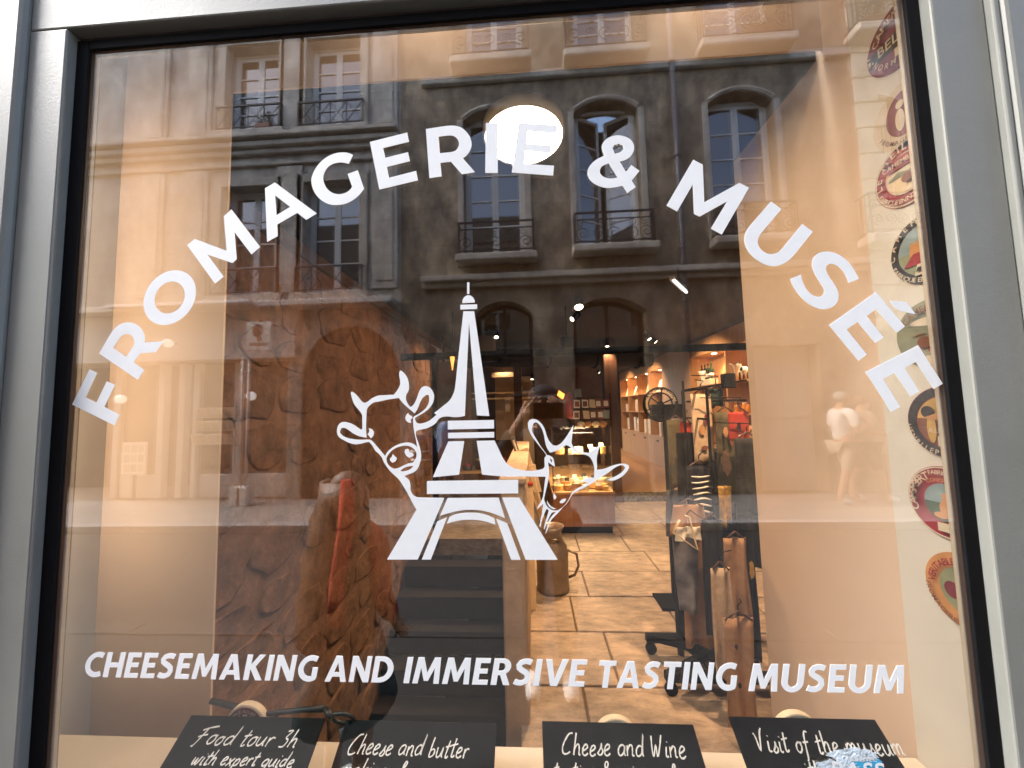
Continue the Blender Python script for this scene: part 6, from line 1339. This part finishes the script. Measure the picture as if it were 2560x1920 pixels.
# shop recess: posts, glazing, door
dark_room(hl, -12, fx(750, 1000)[0], 0.1, 3, FY-1.35)
for px in (268, 380, 432, 470, 575, 745):
    x = fx(px, 1050)[0]; MB().box(x-.07, x+.07, FY-.30, FY-.16, 0.1, shopw[3]).build("shop_post", m_fascia, hl, bevel=0.012)
for a, b in ((268, 380), (470, 575), (575, 745)):
    xa, xb = fx(a, 1050)[0]+.08, fx(b, 1050)[0]-.08
    MB().box(xa, xb, FY-.29, FY-.20, 0.1, 0.55).build("shop_stall", m_fascia, hl, bevel=0.01)
    MB().quad((xb, FY-.24, .56), (xa, FY-.24, .56), (xa, FY-.24, shopw[3]), (xb, FY-.24, shopw[3])).build("shop_pane", m_pane, hl)
dz_ = fx(410, 930)[1]
MB().box(fx(385, 1050)[0], fx(430, 1050)[0], FY-.9, FY-.85, 0.1, dz_).build("shop_door", m_trim, hl)
# -- arched passage stonework between the two houses' upper fronts
hc = thing("weathered_house", "weathered stone house with segmental-headed windows and scroll balconies reflected in the middle", "house")
CW = [px_rect(1160, 1312, 285, 645), px_rect(1440, 1602, 262, 622), px_rect(1778, 1945, 240, 602)]
TW = [px_rect(1160, 1303, -120, 172), px_rect(1430, 1583, -140, 155), px_rect(1755, 1930, -160, 130)]
CW = [(q[0], q[1], q[2], q[3]+0.10) for q in CW]
GO = [(*px_rect(1190, 1338, 752, 1240)[:2], 0.1, fx(1264, 752)[1]), (*px_rect(1440, 1628, 742, 1240)[:2], 0.1, fx(1534, 742)[1])]
door_r = px_rect(1895, 2062, 860, 1240); door_r = (door_r[0], door_r[1], 0.1, door_r[3])
AR = (arch[0], XB1+.02-.03, 0.1, arch[3])
# the arch sits under the left front: a dark sheet on that wall
wl2 = wall_with(hc, m_ashlar_b, XB1+.001, XB2-.001, 0.1, ROOF, [*[(*q, .22) for q in CW], *[(*q, .15) for q in TW], *[(*q, .28) for q in GO], (*door_r, 0)])
for i, q in enumerate(CW):
    french_window(hc, q[0]+.002, q[1]-.002, q[2], q[3]-.05, 5, open_in=0.45 if i == 1 else 0.0)
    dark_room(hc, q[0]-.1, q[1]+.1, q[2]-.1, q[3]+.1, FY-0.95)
    for (x0, x1) in ((q[0]-.12, q[0]), (q[1], q[1]+.12)): MB().box(x0+.001, x1-.001, FY+.001, FY+.035, q[2], q[3]-.2).build("window_surround", m_trim, hc, bevel=0.01)
    # arched head moulding
    w_ = q[1]-q[0]; rise = .22; R = (w_*w_/4+rise*rise)/(2*rise); cx = (q[0]+q[1])/2
    MB().tube([(q[0]+w_*k/12, FY+.02, q[3]-R+sqrt(max(0, R*R-(q[0]+w_*k/12-cx)**2))+.05) for k in range(13)], 0.045, 6).build("head_moulding", m_trim, hc)
    scroll_balcony(hc, q[0]-.08, q[1]+.14, q[2]+.02, q[2]+.62, 0.20)
    MB().box(q[0]-.14, q[1]+.2, FY+.001, FY+.30, q[2]-.15, q[2]-.002).build("sill", m_trim, hc, bevel=0.035, seg=3)
    MB().box(q[0]-.02, q[1]+.05, FY+.001, FY+.03, fx(1300, 690)[1]+.02, q[2]-.18).build("apron_stone", m_ashlar_b, hc, bevel=0.01)
for i, q in enumerate(TW):
    french_window(hc, q[0]+.002, q[1]-.002, q[2], min(ROOF-.1, q[3]), 4)
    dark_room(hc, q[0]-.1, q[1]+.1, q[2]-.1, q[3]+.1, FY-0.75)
    scroll_balcony(hc, q[0]-.18, q[1]+.12, q[2]+.02, q[2]+.85, 0.30)
    MB().box(q[0]-.24, q[1]+.18, FY+.001, FY+.36, q[2]-.16, q[2]-.002).build("sill", m_trim, hc, bevel=0.04, seg=3)
MB().box(GO[0][0]-.2, GO[1][1]+.4, FY-.78, FY-.74, 0.1, 3.4).build("room_back", mat("dark_room", (0.02, 0.018, 0.017), 0.9), hc)
for q in GO:
    MB().quad((q[1], FY-.30, .1), (q[0], FY-.30, .1), (q[0], FY-.30, q[3]), (q[1], FY-.30, q[3])).build("shop_pane", m_pane, hc)
    for x in (q[0]+.05, (q[0]+q[1])/2, q[1]-.05): MB().box(x-.03, x+.03, FY-.30, FY-.25, .1, q[3]-.05).build("shop_mullion", m_iron, hc)
zs = fx(1300, 205)[1]; zk = fx(1300, 700)[1]
for (z, h, d) in ((zs+.16, .16, .10), (zk+.10, .12, .18), (zk-.02, .10, .10)):
    MB().box(fx(1056, 400)[0], XB2-.002, FY+.001, FY+d, z-h, z).build("string_course", m_trim, hc, bevel=0.025)
dp = fx(1688, 400)[0]
MB().cyl((dp, FY+.10, .3), (dp, FY+.10, ROOF-.2), .05, seg=14).build("downpipe", m_zinc, hc, True)
for z in (1.6, 3.6, 4.6, 6.4, 8.3): MB().cyl((dp, FY+.10, z), (dp, FY+.10, z+.05), .065, seg=14).build("pipe_collar", m_zinc, hc, True)
dl = MB().box(door_r[0]+.01, door_r[1]-.01, FY-.32, FY-.27, 0.1, door_r[3]-.01).build("house_door", m_fascia, hc)
for (u0, u1, v0, v1) in ((.1, .45, .08, .42), (.55, .9, .08, .42), (.1, .45, .50, .92), (.55, .9, .50, .92)):
    W_ = door_r[1]-door_r[0]; H_ = door_r[3]-.1
    MB().box(door_r[0]+u0*W_, door_r[0]+u1*W_, FY-.269, FY-.25, .1+v0*H_, .1+v1*H_).build("door_panel", m_fascia, dl, bevel=0.012)
# arch outline on the pale house for the dark sheet that paints its shade
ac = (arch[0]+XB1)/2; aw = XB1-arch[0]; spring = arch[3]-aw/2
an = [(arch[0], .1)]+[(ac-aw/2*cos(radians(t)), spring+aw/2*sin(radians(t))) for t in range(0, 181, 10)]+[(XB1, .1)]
# -- house on the right
hr = thing("right_house", "pale house with quoins and one tall window reflected at the right edge", "house")
RW = [px_rect(2150, 2262, 235, 600), px_rect(2120, 2255, -160, 95)]
wall_with(hr, m_ashlar_a, XB2+.001, 16, 0.1, ROOF, [(*q, .15) for q in RW])
for q in RW:
    french_window(hr, q[0]+.002, q[1]-.002, q[2], q[3], 4); dark_room(hr, q[0]-.1, q[1]+.1, q[2]-.1, q[3]+.1, FY-.75)
    scroll_balcony(hr, q[0]-.15, q[1]+.15, q[2]+.02, q[2]+.75, .28)
    MB().box(q[0]-.2, q[1]+.2, FY+.001, FY+.36, q[2]-.16, q[2]-.002).build("sill", m_trim, hr, bevel=.04, seg=3)
for k in range(14):
    MB().box(XB2+.01, XB2+.42+.14*(k % 2), FY+.001, FY+.05, 3.3+k*.5, 3.77+k*.5).build("quoin", m_ashlar_a, hr, bevel=.015)
MB().box(XB2+.01, 16, FY+.001, FY+.22, 2.95, 3.18).build("string_course", m_trim, hr, bevel=.03)
roofs = thing("mansard_roofs", "grey zinc mansard roofs on the houses across the street", "roof")
MB().quad((16, FY, ROOF), (-16, FY, ROOF), (-16, FY-1.6, ROOF+2.6), (16, FY-1.6, ROOF+2.6)).build("roof_slope", m_zinc, roofs)
# projecting sign, globe lamps, poles
sg = thing("hanging_sign", "square white projecting sign with a brown emblem, reflected over the rubble wall", "sign")
p = at(650, 838, 6.2); q0 = Vector((p.x, -(6.2-CAMD), p.z))
MB().box(q0.x-.23, q0.x+.23, q0.y-.03, q0.y+.03, q0.z-.28, q0.z+.24).build("panel", m_white, sg, bevel=.01)
m_emb = mat("sign_brown", (0.20, 0.09, 0.06), .6)
MB().poly([earc(0, 0.05, .10, .12, 0, 340, 17)], lambda u, v, w: (q0.x-.02+u, q0.y+.034-w, q0.z+.03+v), .002).build("emblem_shape", m_emb, sg)
MB().poly([[(-.03, -.02), (.05, .0), (.09, -.10), (.02, -.13)]], lambda u, v, w: (q0.x-.02+u, q0.y+.034-w, q0.z+.0+v), .002).build("emblem_shape", m_emb, sg)
for k in range(7): MB().box(q0.x-.15+k*.045, q0.x-.12+k*.045, q0.y+.031, q0.y+.034, q0.z-.2, q0.z-.14).build("emblem_bar", m_emb, sg)
MB().bar((q0.x, FY, q0.z+.27), (q0.x, q0.y+.03, q0.z+.27), .02).build("bracket", m_iron, sg); MB().bar((q0.x, q0.y, q0.z+.24), (q0.x, q0.y, q0.z+.27), .015).build("hanger", m_iron, sg)
for px, py, lab in ((628, 990, "white globe lamp reflected on the rubble wall"), (302, 998, "white globe lamp reflected on the left panel"), (420, 858, "white blossom-shaped wall lamp reflected by the letter R")):
    t = thing("globe_lamp", lab, "lamp", "white globe lamps on the opposite shopfront")
    p = at(px, py, 6.45); c = (p.x, -(6.45-CAMD), p.z)
    MB().ball(c, .085).build("globe", mat("opal_globe", (.8, .8, .8), .3, emit=(1, .96, .9), estr=.25), t, True)
    MB().bar(c, (c[0], FY-.15, c[2]+.05), .02).build("arm", m_iron, t)
for px, lab in ((598, "pale metal pole reflected left"), (614, "second pale metal pole beside the first")):
    t = thing("metal_pole", lab+" on the rubble wall", "pole", "twin metal poles on the opposite pavement")
    p = at(px, 1238, 6.3); x, y = p.x, -(6.3-CAMD)
    MB().cyl((x, y, .108), (x, y, at(px, 900, 6.3).z), .025, seg=12).build("shaft", m_fascia, t, True)
    MB().box(x-.1, x+.1, y-.1, y+.1, .108, .45).build("base_block", m_white, t, bevel=.02)
    MB().ball((x, y, at(px, 900, 6.3).z+.02), .035).build("finial", m_white, t, True)
po = thing("poster_board", "white poster board with small pictures reflected on the left panel", "poster")
p = at(300, 1150, 6.6); x, z = p.x, p.z
MB().box(x-.26, x+.26, FY-.12, FY-.09, z-.32, z+.32).build("sheet", m_white, po)
for k in range(9): MB().box(x-.2+(k % 3)*.15, x-.09+(k % 3)*.15, FY-.089, FY-.086, z-.26+(k//3)*.19, z-.12+(k//3)*.19).build("picture", m_trim if k % 2 else m_cream, po)
MB().box(x-.03, x+.03, FY-.14, FY-.121, .1, z-.2).build("post", m_iron, po)
rk = thing("card_display", "slanted white card racks reflected on the left panel", "rack")
p = at(500, 1075, 6.5); x, z = p.x, p.z
for k in range(3):
    MB().obox((x, FY-.02-.05*k, z-.2+.26*k), (.42, 0, 0), (0, .04, .10), (0, .006, -.003)).build("tray", m_white, rk)
    for j in range(5): MB().obox((x-.33+j*.165, FY-.005-.05*k, z-.19+.26*k), (.06, 0, 0), (0, .03, .085), (0, .004, -.002)).build("card", m_cream if j % 2 else m_lid, rk)
for s in (-.4, .4): MB().bar((x+s, FY-.08, .1), (x+s, FY-.08, z+.4), .025).build("upright", m_fascia, rk)
# arched passage: ring of voussoirs round a flat dark sheet painting the passage's shade
pas = thing("arched_passage", "arched passage in the opposite front, its shade a flat dark sheet, reflected behind the cow head", "archway")
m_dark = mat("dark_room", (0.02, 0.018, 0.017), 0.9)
MB().poly([an], lambda u, v, w: (u, FY+.004-w, v), .0).build("passage_shade_sheet", m_dark, pas)
n = 13
for k in range(n):
    a0, a1 = radians(180*k/n+.6), radians(180*(k+1)/n-.6)
    con = [(ac-aw/2*cos(a0), spring+aw/2*sin(a0)), (ac-aw/2*cos(a1), spring+aw/2*sin(a1)), (ac-(aw/2+.28)*cos(a1), spring+(aw/2+.28)*sin(a1)), (ac-(aw/2+.28)*cos(a0), spring+(aw/2+.28)*sin(a0))]
    MB().poly([con], lambda u, v, w: (u, FY+.05-w, v), .048).build("voussoir", m_ashlar_c, pas, bevel=.008, seg=1)
for s in (-1, 1):
    for k in range(5):
        z0 = .1+k*(spring-.1)/5; x = ac+s*(aw/2+.14)
        MB().box(x-.14, x+.14, FY+.002, FY+.05, z0+.006, z0+(spring-.1)/5-.006).build("jamb_stone", m_ashlar_c, pas, bevel=.008, seg=1)

# ------------------------------------------------------------------ balcony plants
m_leaf = mat("balcony_leaf", (.05, .08, .025), .6, var=.5, scale=20); m_dry = mat("dry_leaf", (.17, .09, .035), .7, var=.5, scale=20)
def plant(c, rx, ry, rz, n, m, label, seed):
    r = random.Random(seed); t = thing("balcony_plant", label, "plant", "plants on the balconies across the street"); mb = MB()
    for _ in range(n):
        a, b, k = r.uniform(0, 2*pi), r.uniform(-1, 1), r.random()**.4
        p = Vector((c[0]+rx*k*cos(a)*sqrt(1-b*b), c[1]+ry*k*sin(a)*sqrt(1-b*b), c[2]+rz*k*b))
        u = Vector((r.uniform(-1, 1), r.uniform(-1, 1), r.uniform(-1, 1))).normalized(); v = u.orthogonal().normalized(); l = r.uniform(.03, .07)
        mb.quad(tuple(p), tuple(p+u*l*.5+v*l*.25), tuple(p+u*l), tuple(p+u*l*.5-v*l*.25))
    mb.build("foliage", m, t)
    MB().box(c[0]-rx*.7, c[0]+rx*.7, c[1]-.09, c[1]+.09, c[2]-rz-.02, c[2]-rz*.55).build("planter", m_brown, t, bevel=.01)
q = TW[2]; plant(((q[0]+q[1])/2+.35, FY+.17, q[2]+.55), .55, .14, .5, 700, m_dry, "large dry brown plant on the top balcony right of the downpipe", 1)
q = RW[1]; plant(((q[0]+q[1])/2, FY+.17, q[2]+.45), .6, .14, .42, 700, m_leaf, "green plant on the top balcony at the right edge", 2)
q = LW[0]; plant((q[1]-.25, FY+.06, q[2]+.22), .22, .05, .2, 250, m_leaf, "small green plant on the pale house's upper balcony", 3)
# ------------------------------------------------------------------ people (all on the street side, seen mirrored)
m_skin = mat("skin", (0.50, 0.29, 0.20), 0.55, var=0.12, scale=12)
def skinned(name, m, parent, V, E, R, sub=2):
    """one continuous surface grown round a skeleton"""
    me = bpy.data.meshes.new(name); keys = list(V); idx = {k: i for i, k in enumerate(keys)}
    me.from_pydata([tuple(V[k]) for k in keys], [(idx[a], idx[b]) for a, b in E], []); me.update()
    o = bpy.data.objects.new(name, me); COL.objects.link(o)
    sk = o.modifiers.new("skin", 'SKIN'); sk.use_smooth_shade = True
    if not me.skin_vertices: me.skin_vertices.new() if hasattr(me.skin_vertices, "new") else None
    for i, k in enumerate(keys):
        r = R[k]; r = r if isinstance(r, tuple) else (r, r)
        me.skin_vertices[0].data[i].radius = r; me.skin_vertices[0].data[i].use_root = (i == 0)
    ss_ = o.modifiers.new("sub", 'SUBSURF'); ss_.levels = sub; ss_.render_levels = sub
    dg = bpy.context.evaluated_depsgraph_get(); dg.update()
    m2 = bpy.data.meshes.new_from_object(o.evaluated_get(dg))
    bpy.data.objects.remove(o); bpy.data.meshes.remove(me)
    m2.materials.clear()
    return link(name, m2, m, parent, True)
def person(label, loc, rz, h, clothes, elbows, wrists, stride=0.0, look=0.0, fingers=None, hair_m=None, longhair=False, cap=None):
    t = thing("person", label, "person"); s = h/1.75
    T = Matrix.Translation(loc) @ Matrix.Rotation(rz, 4, 'Z')
    def L(x, y, z): return Vector((x*s, y*s, z*s))
    V = {'pel': L(0, 0, .96), 'sp': L(0, .0, 1.12), 'ch': L(0, 0, 1.30), 'nb': L(0, -.01, 1.46), 'nk': L(0, .0, 1.52), 'hd1': L(0, .03, 1.58), 'hd2': L(0, .025+look*.03, 1.655), 'hd3': L(0, .015+look*.04, 1.715), 'nose': L(0, .125+look*.03, 1.62)}
    E = [('pel', 'sp'), ('sp', 'ch'), ('ch', 'nb'), ('nb', 'nk'), ('nk', 'hd1'), ('hd1', 'hd2'), ('hd2', 'hd3'), ('hd1', 'nose')]
    R = {'pel': (.15*s, .11*s), 'sp': (.135*s, .10*s), 'ch': (.155*s, .11*s), 'nb': .075*s, 'nk': .055*s, 'hd1': (.068*s, .075*s), 'hd2': (.078*s, .092*s), 'hd3': (.06*s, .07*s), 'nose': .012*s}
    for i, sd in enumerate((-1, 1)):
        f = stride*(1 if sd > 0 else -1)
        ew, ww = elbows[i], wrists[i]
        V.update({'sh%d' % i: L(.19*sd, 0, 1.42), 'el%d' % i: L(*ew), 'wr%d' % i: L(*ww), 'hp%d' % i: L(.095*sd, 0, .90), 'kn%d' % i: L(.10*sd, f*.5+.02, .50), 'an%d' % i: L(.10*sd, f*.95-.02, .085), 'to%d' % i: L(.11*sd, f*.95+.16, .035)})
        E += [('nb', 'sh%d' % i), ('sh%d' % i, 'el%d' % i), ('el%d' % i, 'wr%d' % i), ('pel', 'hp%d' % i), ('hp%d' % i, 'kn%d' % i), ('kn%d' % i, 'an%d' % i), ('an%d' % i, 'to%d' % i)]
        R.update({'sh%d' % i: .062*s, 'el%d' % i: .043*s, 'wr%d' % i: .028*s, 'hp%d' % i: .088*s, 'kn%d' % i: .058*s, 'an%d' % i: .04*s, 'to%d' % i: .032*s})
        d = (V['wr%d' % i]-V['el%d' % i]).normalized()
        if fingers is not None: d = (d*0.35+Vector(fingers[i])).normalized()
        pm = V['wr%d' % i]+d*.07*s; V['pm%d' % i] = pm; R['pm%d' % i] = .030*s; E.append(('wr%d' % i, 'pm%d' % i))
        side = d.cross(Vector((0, 0, 1)));  side = side.normalized() if side.length > .1 else Vector((1, 0, 0))
        upv = side.cross(d).normalized()
        for k in range(4):
            ofs = upv*(.024-.016*k)*s; ln = (.055, .065, .06, .048)[k]*s
            a = pm+ofs+d*.02*s; b = a+d*ln*.6-side*.006*s; c2 = b+d*ln*.5-side*.02*s
            for nm_, q_, r_ in (('a', a, .0085), ('b', b, .008), ('c', c2, .0065)):
                V['f%d%d%s' % (i, k, nm_)] = q_; R['f%d%d%s' % (i, k, nm_)] = r_*s
            E += [('pm%d' % i, 'f%d%da' % (i, k)), ('f%d%da' % (i, k), 'f%d%db' % (i, k)), ('f%d%db' % (i, k), 'f%d%dc' % (i, k))]
        th = V['wr%d' % i].lerp(pm, .5); V['t%da' % i] = th+upv*.035*s+d*.02*s; V['t%db' % i] = th+upv*.05*s+d*.055*s
        R['t%da' % i] = .011*s; R['t%db' % i] = .009*s
        E += [('wr%d' % i, 't%da' % i), ('t%da' % i, 't%db' % i)]
    V = {k: T @ v for k, v in V.items()}
    skinned("body", m_skin, t, V, E, R)
    def G(nm, m, ks, es, grow):
        skinned(nm, m, t, {k: V[k] for k in ks}, es, {k: (tuple(q*grow[0]+grow[1] for q in R[k]) if isinstance(R[k], tuple) else R[k]*grow[0]+grow[1]) for k in ks}, 2)
    top, bottom, shoe = clothes
    V['cf0'] = V['el0'].lerp(V['wr0'], .8 if top[1] == 'long' else -.15 if top[1] == 'short' else .1); V['cf1'] = V['el1'].lerp(V['wr1'], .8 if top[1] == 'long' else .1)
    R['cf0'] = R['cf1'] = .036*s
    if top[1] == 'long':
        es = [('pel', 'sp'), ('sp', 'ch'), ('ch', 'nb'), ('nb', 'sh0'), ('sh0', 'el0'), ('el0', 'cf0'), ('nb', 'sh1'), ('sh1', 'el1'), ('el1', 'cf1')]; ks = ['pel', 'sp', 'ch', 'nb', 'sh0', 'el0', 'cf0', 'sh1', 'el1', 'cf1']
    else:
        V['cf0'] = V['sh0'].lerp(V['el0'], .8); V['cf1'] = V['sh1'].lerp(V['el1'], .8); R['cf0'] = R['cf1'] = .055*s
        es = [('pel', 'sp'), ('sp', 'ch'), ('ch', 'nb'), ('nb', 'sh0'), ('sh0', 'cf0'), ('nb', 'sh1'), ('sh1', 'cf1')]; ks = ['pel', 'sp', 'ch', 'nb', 'sh0', 'cf0', 'sh1', 'cf1']
    G("top", top[0], ks, es, (1.06, .012*s))
    if bottom[1] == 'skirt':
        c = T @ L(0, 0, 0)
        MB().lathe([(.13*s, 1.02*s), (.17*s, .9*s), (.26*s, .55*s), (.24*s, .55*s)], c, 20).build("skirt", bottom[0], t, True)
    else:
        e = 'an' if bottom[1] == 'long' else 'kn'
        G("trousers", bottom[0], ['pel', 'hp0', 'kn0', 'hp1', 'kn1']+(['an0', 'an1'] if e == 'an' else []), [('pel', 'hp0'), ('hp0', 'kn0'), ('pel', 'hp1'), ('hp1', 'kn1')]+([('kn0', 'an0'), ('kn1', 'an1')] if e == 'an' else []), (1.05, .012*s))
    for i in (0, 1): G("shoe", shoe, ['an%d' % i, 'to%d' % i], [('an%d' % i, 'to%d' % i)], (1.0, .014*s))
    hc_ = T @ L(0, .0+look*.035, 1.675)
    hm = hair_m or m_brown
    MB().ball(T @ L(0, -.018+look*.035, 1.685), .092*s, .098*s, .092*s).build("hair", hm, t, True)
    if longhair:
        mb = MB(); nn = 16
        for j in range(9):
            v = j/8
            for k in range(nn):
                a = pi*(1.0+1.0*k/(nn-1)); rr = (.115+.10*sin(v*1.9))*s*(1+.07*sin(7*k+3*j))
                p = T @ L(rr/s*cos(a), -.02+rr/s*.8*sin(a)-.03*v, 1.72-.80*v)
                mb.v.append(tuple(p))
        for j in range(8):
            for k in range(nn-1): mb.f.append((j*nn+k, j*nn+k+1, (j+1)*nn+k+1, (j+1)*nn+k))
        ho = mb.build("long_hair", hm, t, True); so_ = ho.modifiers.new("thick", 'SOLIDIFY'); so_.thickness = .02
    if cap:
        MB().ball(T @ L(0, 0, 1.71), .097*s, .108*s, .07*s).build("cap", cap, t, True)
        MB().obox(T @ L(0, .13, 1.70), (T.to_3x3() @ Vector((.07, 0, 0)))*s, (T.to_3x3() @ Vector((0, .06, -.012)))*s, (0, 0, .005*s)).build("cap_peak", cap, t, bevel=.004)
    for sd in (-1, 1):
        MB().ball(T @ L(.03*sd, .104+look*.035, 1.645), .011*s).build("eye", m_ink, t, True)
        MB().ball(T @ L(.082*sd, .02+look*.03, 1.63), .012*s, .02*s, .03*s).build("ear", m_skin, t, True)
    MB().ball(T @ L(0, .10+look*.02, 1.572), .024*s, .008*s, .007*s).build("mouth", m_red, t, True)
    return t
cl_white = mat("white_shirt", (.75, .74, .72), .85, var=.1, scale=10); cl_beige = mat("beige_shorts", (.42, .36, .28), .85, var=.2, scale=12)
cl_blue = mat("light_blue_shirt", (.28, .38, .58), .85, var=.2, scale=12); cl_navy = mat("navy_jacket", (.02, .025, .06), .85, var=.3, scale=12)
cl_teal = mat("teal_skirt", (.04, .13, .15), .85, var=.2, scale=12); cl_red = mat("red_cardigan", (.42, .06, .04), .9, var=.2, scale=14)
cl_dark = mat("dark_trousers", (.03, .03, .035), .85, var=.3, scale=12); sh_white = mat("white_shoe", (.7, .7, .7), .6); cl_black = mat("black_jacket", (.015, .015, .017), .8, var=.3, scale=12)
hair_l = mat("light_brown_hair", (.16, .09, .05), .5, var=.5, scale=30, stretch=(8, 8, .6)); hair_g = mat("grey_hair", (.35, .34, .33), .6, var=.3, scale=30)
hair_d = mat("dark_hair", (.02, .014, .01), .5, var=.4, scale=30)
def street(px, py, d): p = at(px, py, d); return p.x, -(d-CAMD)
x, y = street(2110, 1100, 6.05)
person("person in white shirt and beige shorts looking at a phone, mirrored on the right", (x, y, .108), radians(-90), 1.74, ((cl_white, 'half'), (cl_beige, 'short'), sh_white), [(-.24, .02, 1.14), (.24, .02, 1.14)], [(-.08, .26, 1.2), (.08, .26, 1.2)], stride=.22, look=.5, hair_m=hair_g)
x, y = street(1112, 1100, 5.7)
person("person in light blue shirt walking on the far pavement, mirrored behind the tower", (x, y, .108), radians(80), 1.66, ((cl_blue, 'long'), (cl_dark, 'long'), sh_white), [(-.25, -.02, 1.14), (.25, 0, 1.14)], [(-.22, .1, .92), (.22, .12, .92)], stride=.2, hair_m=hair_g)
x, y = street(1055, 1100, 5.2)
nv = person("person in dark navy jacket with two pale stripes, mirrored by the cow's muzzle", (x, y, .0), radians(200), 1.62, ((cl_navy, 'long'), (cl_dark, 'long'), sh_white), [(-.25, -.02, 1.14), (.25, 0, 1.14)], [(-.22, .1, .92), (.22, .12, .92)], stride=.1, hair_m=hair_d)
for z in (1.14, 1.02): MB().lathe([(.165, -.012), (.168, 0), (.165, .012)], (x, y, z), 20).build("stripe", m_white, nv, True)
person("child with long brown hair, red cardigan and teal skirt mirrored left of the tower", (-.78, -.66, .12), radians(200), 1.32, ((cl_red, 'long'), (cl_teal, 'skirt'), sh_white), [(-.25, -.02, 1.14), (.25, .1, 1.14)], [(-.22, .12, .95), (.2, .3, 1.2)], hair_m=hair_l, longhair=True)
kid = [o for o in COL.objects if o.name.startswith("person") and "child" in o.get("label", "")][0]
m_scarf = mat("scarlet_scarf", (.62, .06, .03), .9, var=.3, scale=20)
def kidpt(px, py, d): p_ = at(px, py, d); return Vector((p_.x, -(d-CAMD), p_.z))
a_ = kidpt(868, 1200, 1.325); b_ = kidpt(838, 1560, 1.325)
MB().tube([a_, a_.lerp(b_, .35)+Vector((.012, 0, 0)), a_.lerp(b_, .7)-Vector((.006, 0, 0)), b_], [.022, .03, .026, .03], 10).build("scarf", m_scarf, kid, True)
x, y = street(2160, 1100, 6.25)
person("person in tan top and brown shorts beside the white shirt, mirrored on the right", (x, y, .108), radians(-80), 1.68, ((mat("tan_top", (.34, .26, .19), .85, var=.2, scale=12), 'half'), (mat("brown_shorts", (.16, .11, .08), .85, var=.2, scale=12), 'short'), sh_white), [(-.24, .02, 1.14), (.24, .02, 1.14)], [(-.10, .26, 1.1), (.10, .26, 1.1)], stride=-.2, look=.4, hair_m=hair_l)
# the photographer behind the phone
ph = thing("phone", "dark phone held up in landscape by the photographer", "phone")
MB().box(-.012, .148, -.872, -.862, 1.655, 1.73).build("slab", m_black, ph, bevel=.006)
k = 1.78/1.75
person("photographer in black jacket and dark cap holding up a phone, mirrored right of the tower", (.07, -1.32, .12), 0.0, 1.70, ((cl_black, 'long'), (cl_dark, 'long'), sh_white), [(-.30, .16, 1.28), (.32, .16, 1.30)], [(-.13, .385, 1.575), (.13, .385, 1.575)], fingers=[(.55, .1, .4), (-.55, .1, .4)], hair_m=hair_d, cap=cl_black)
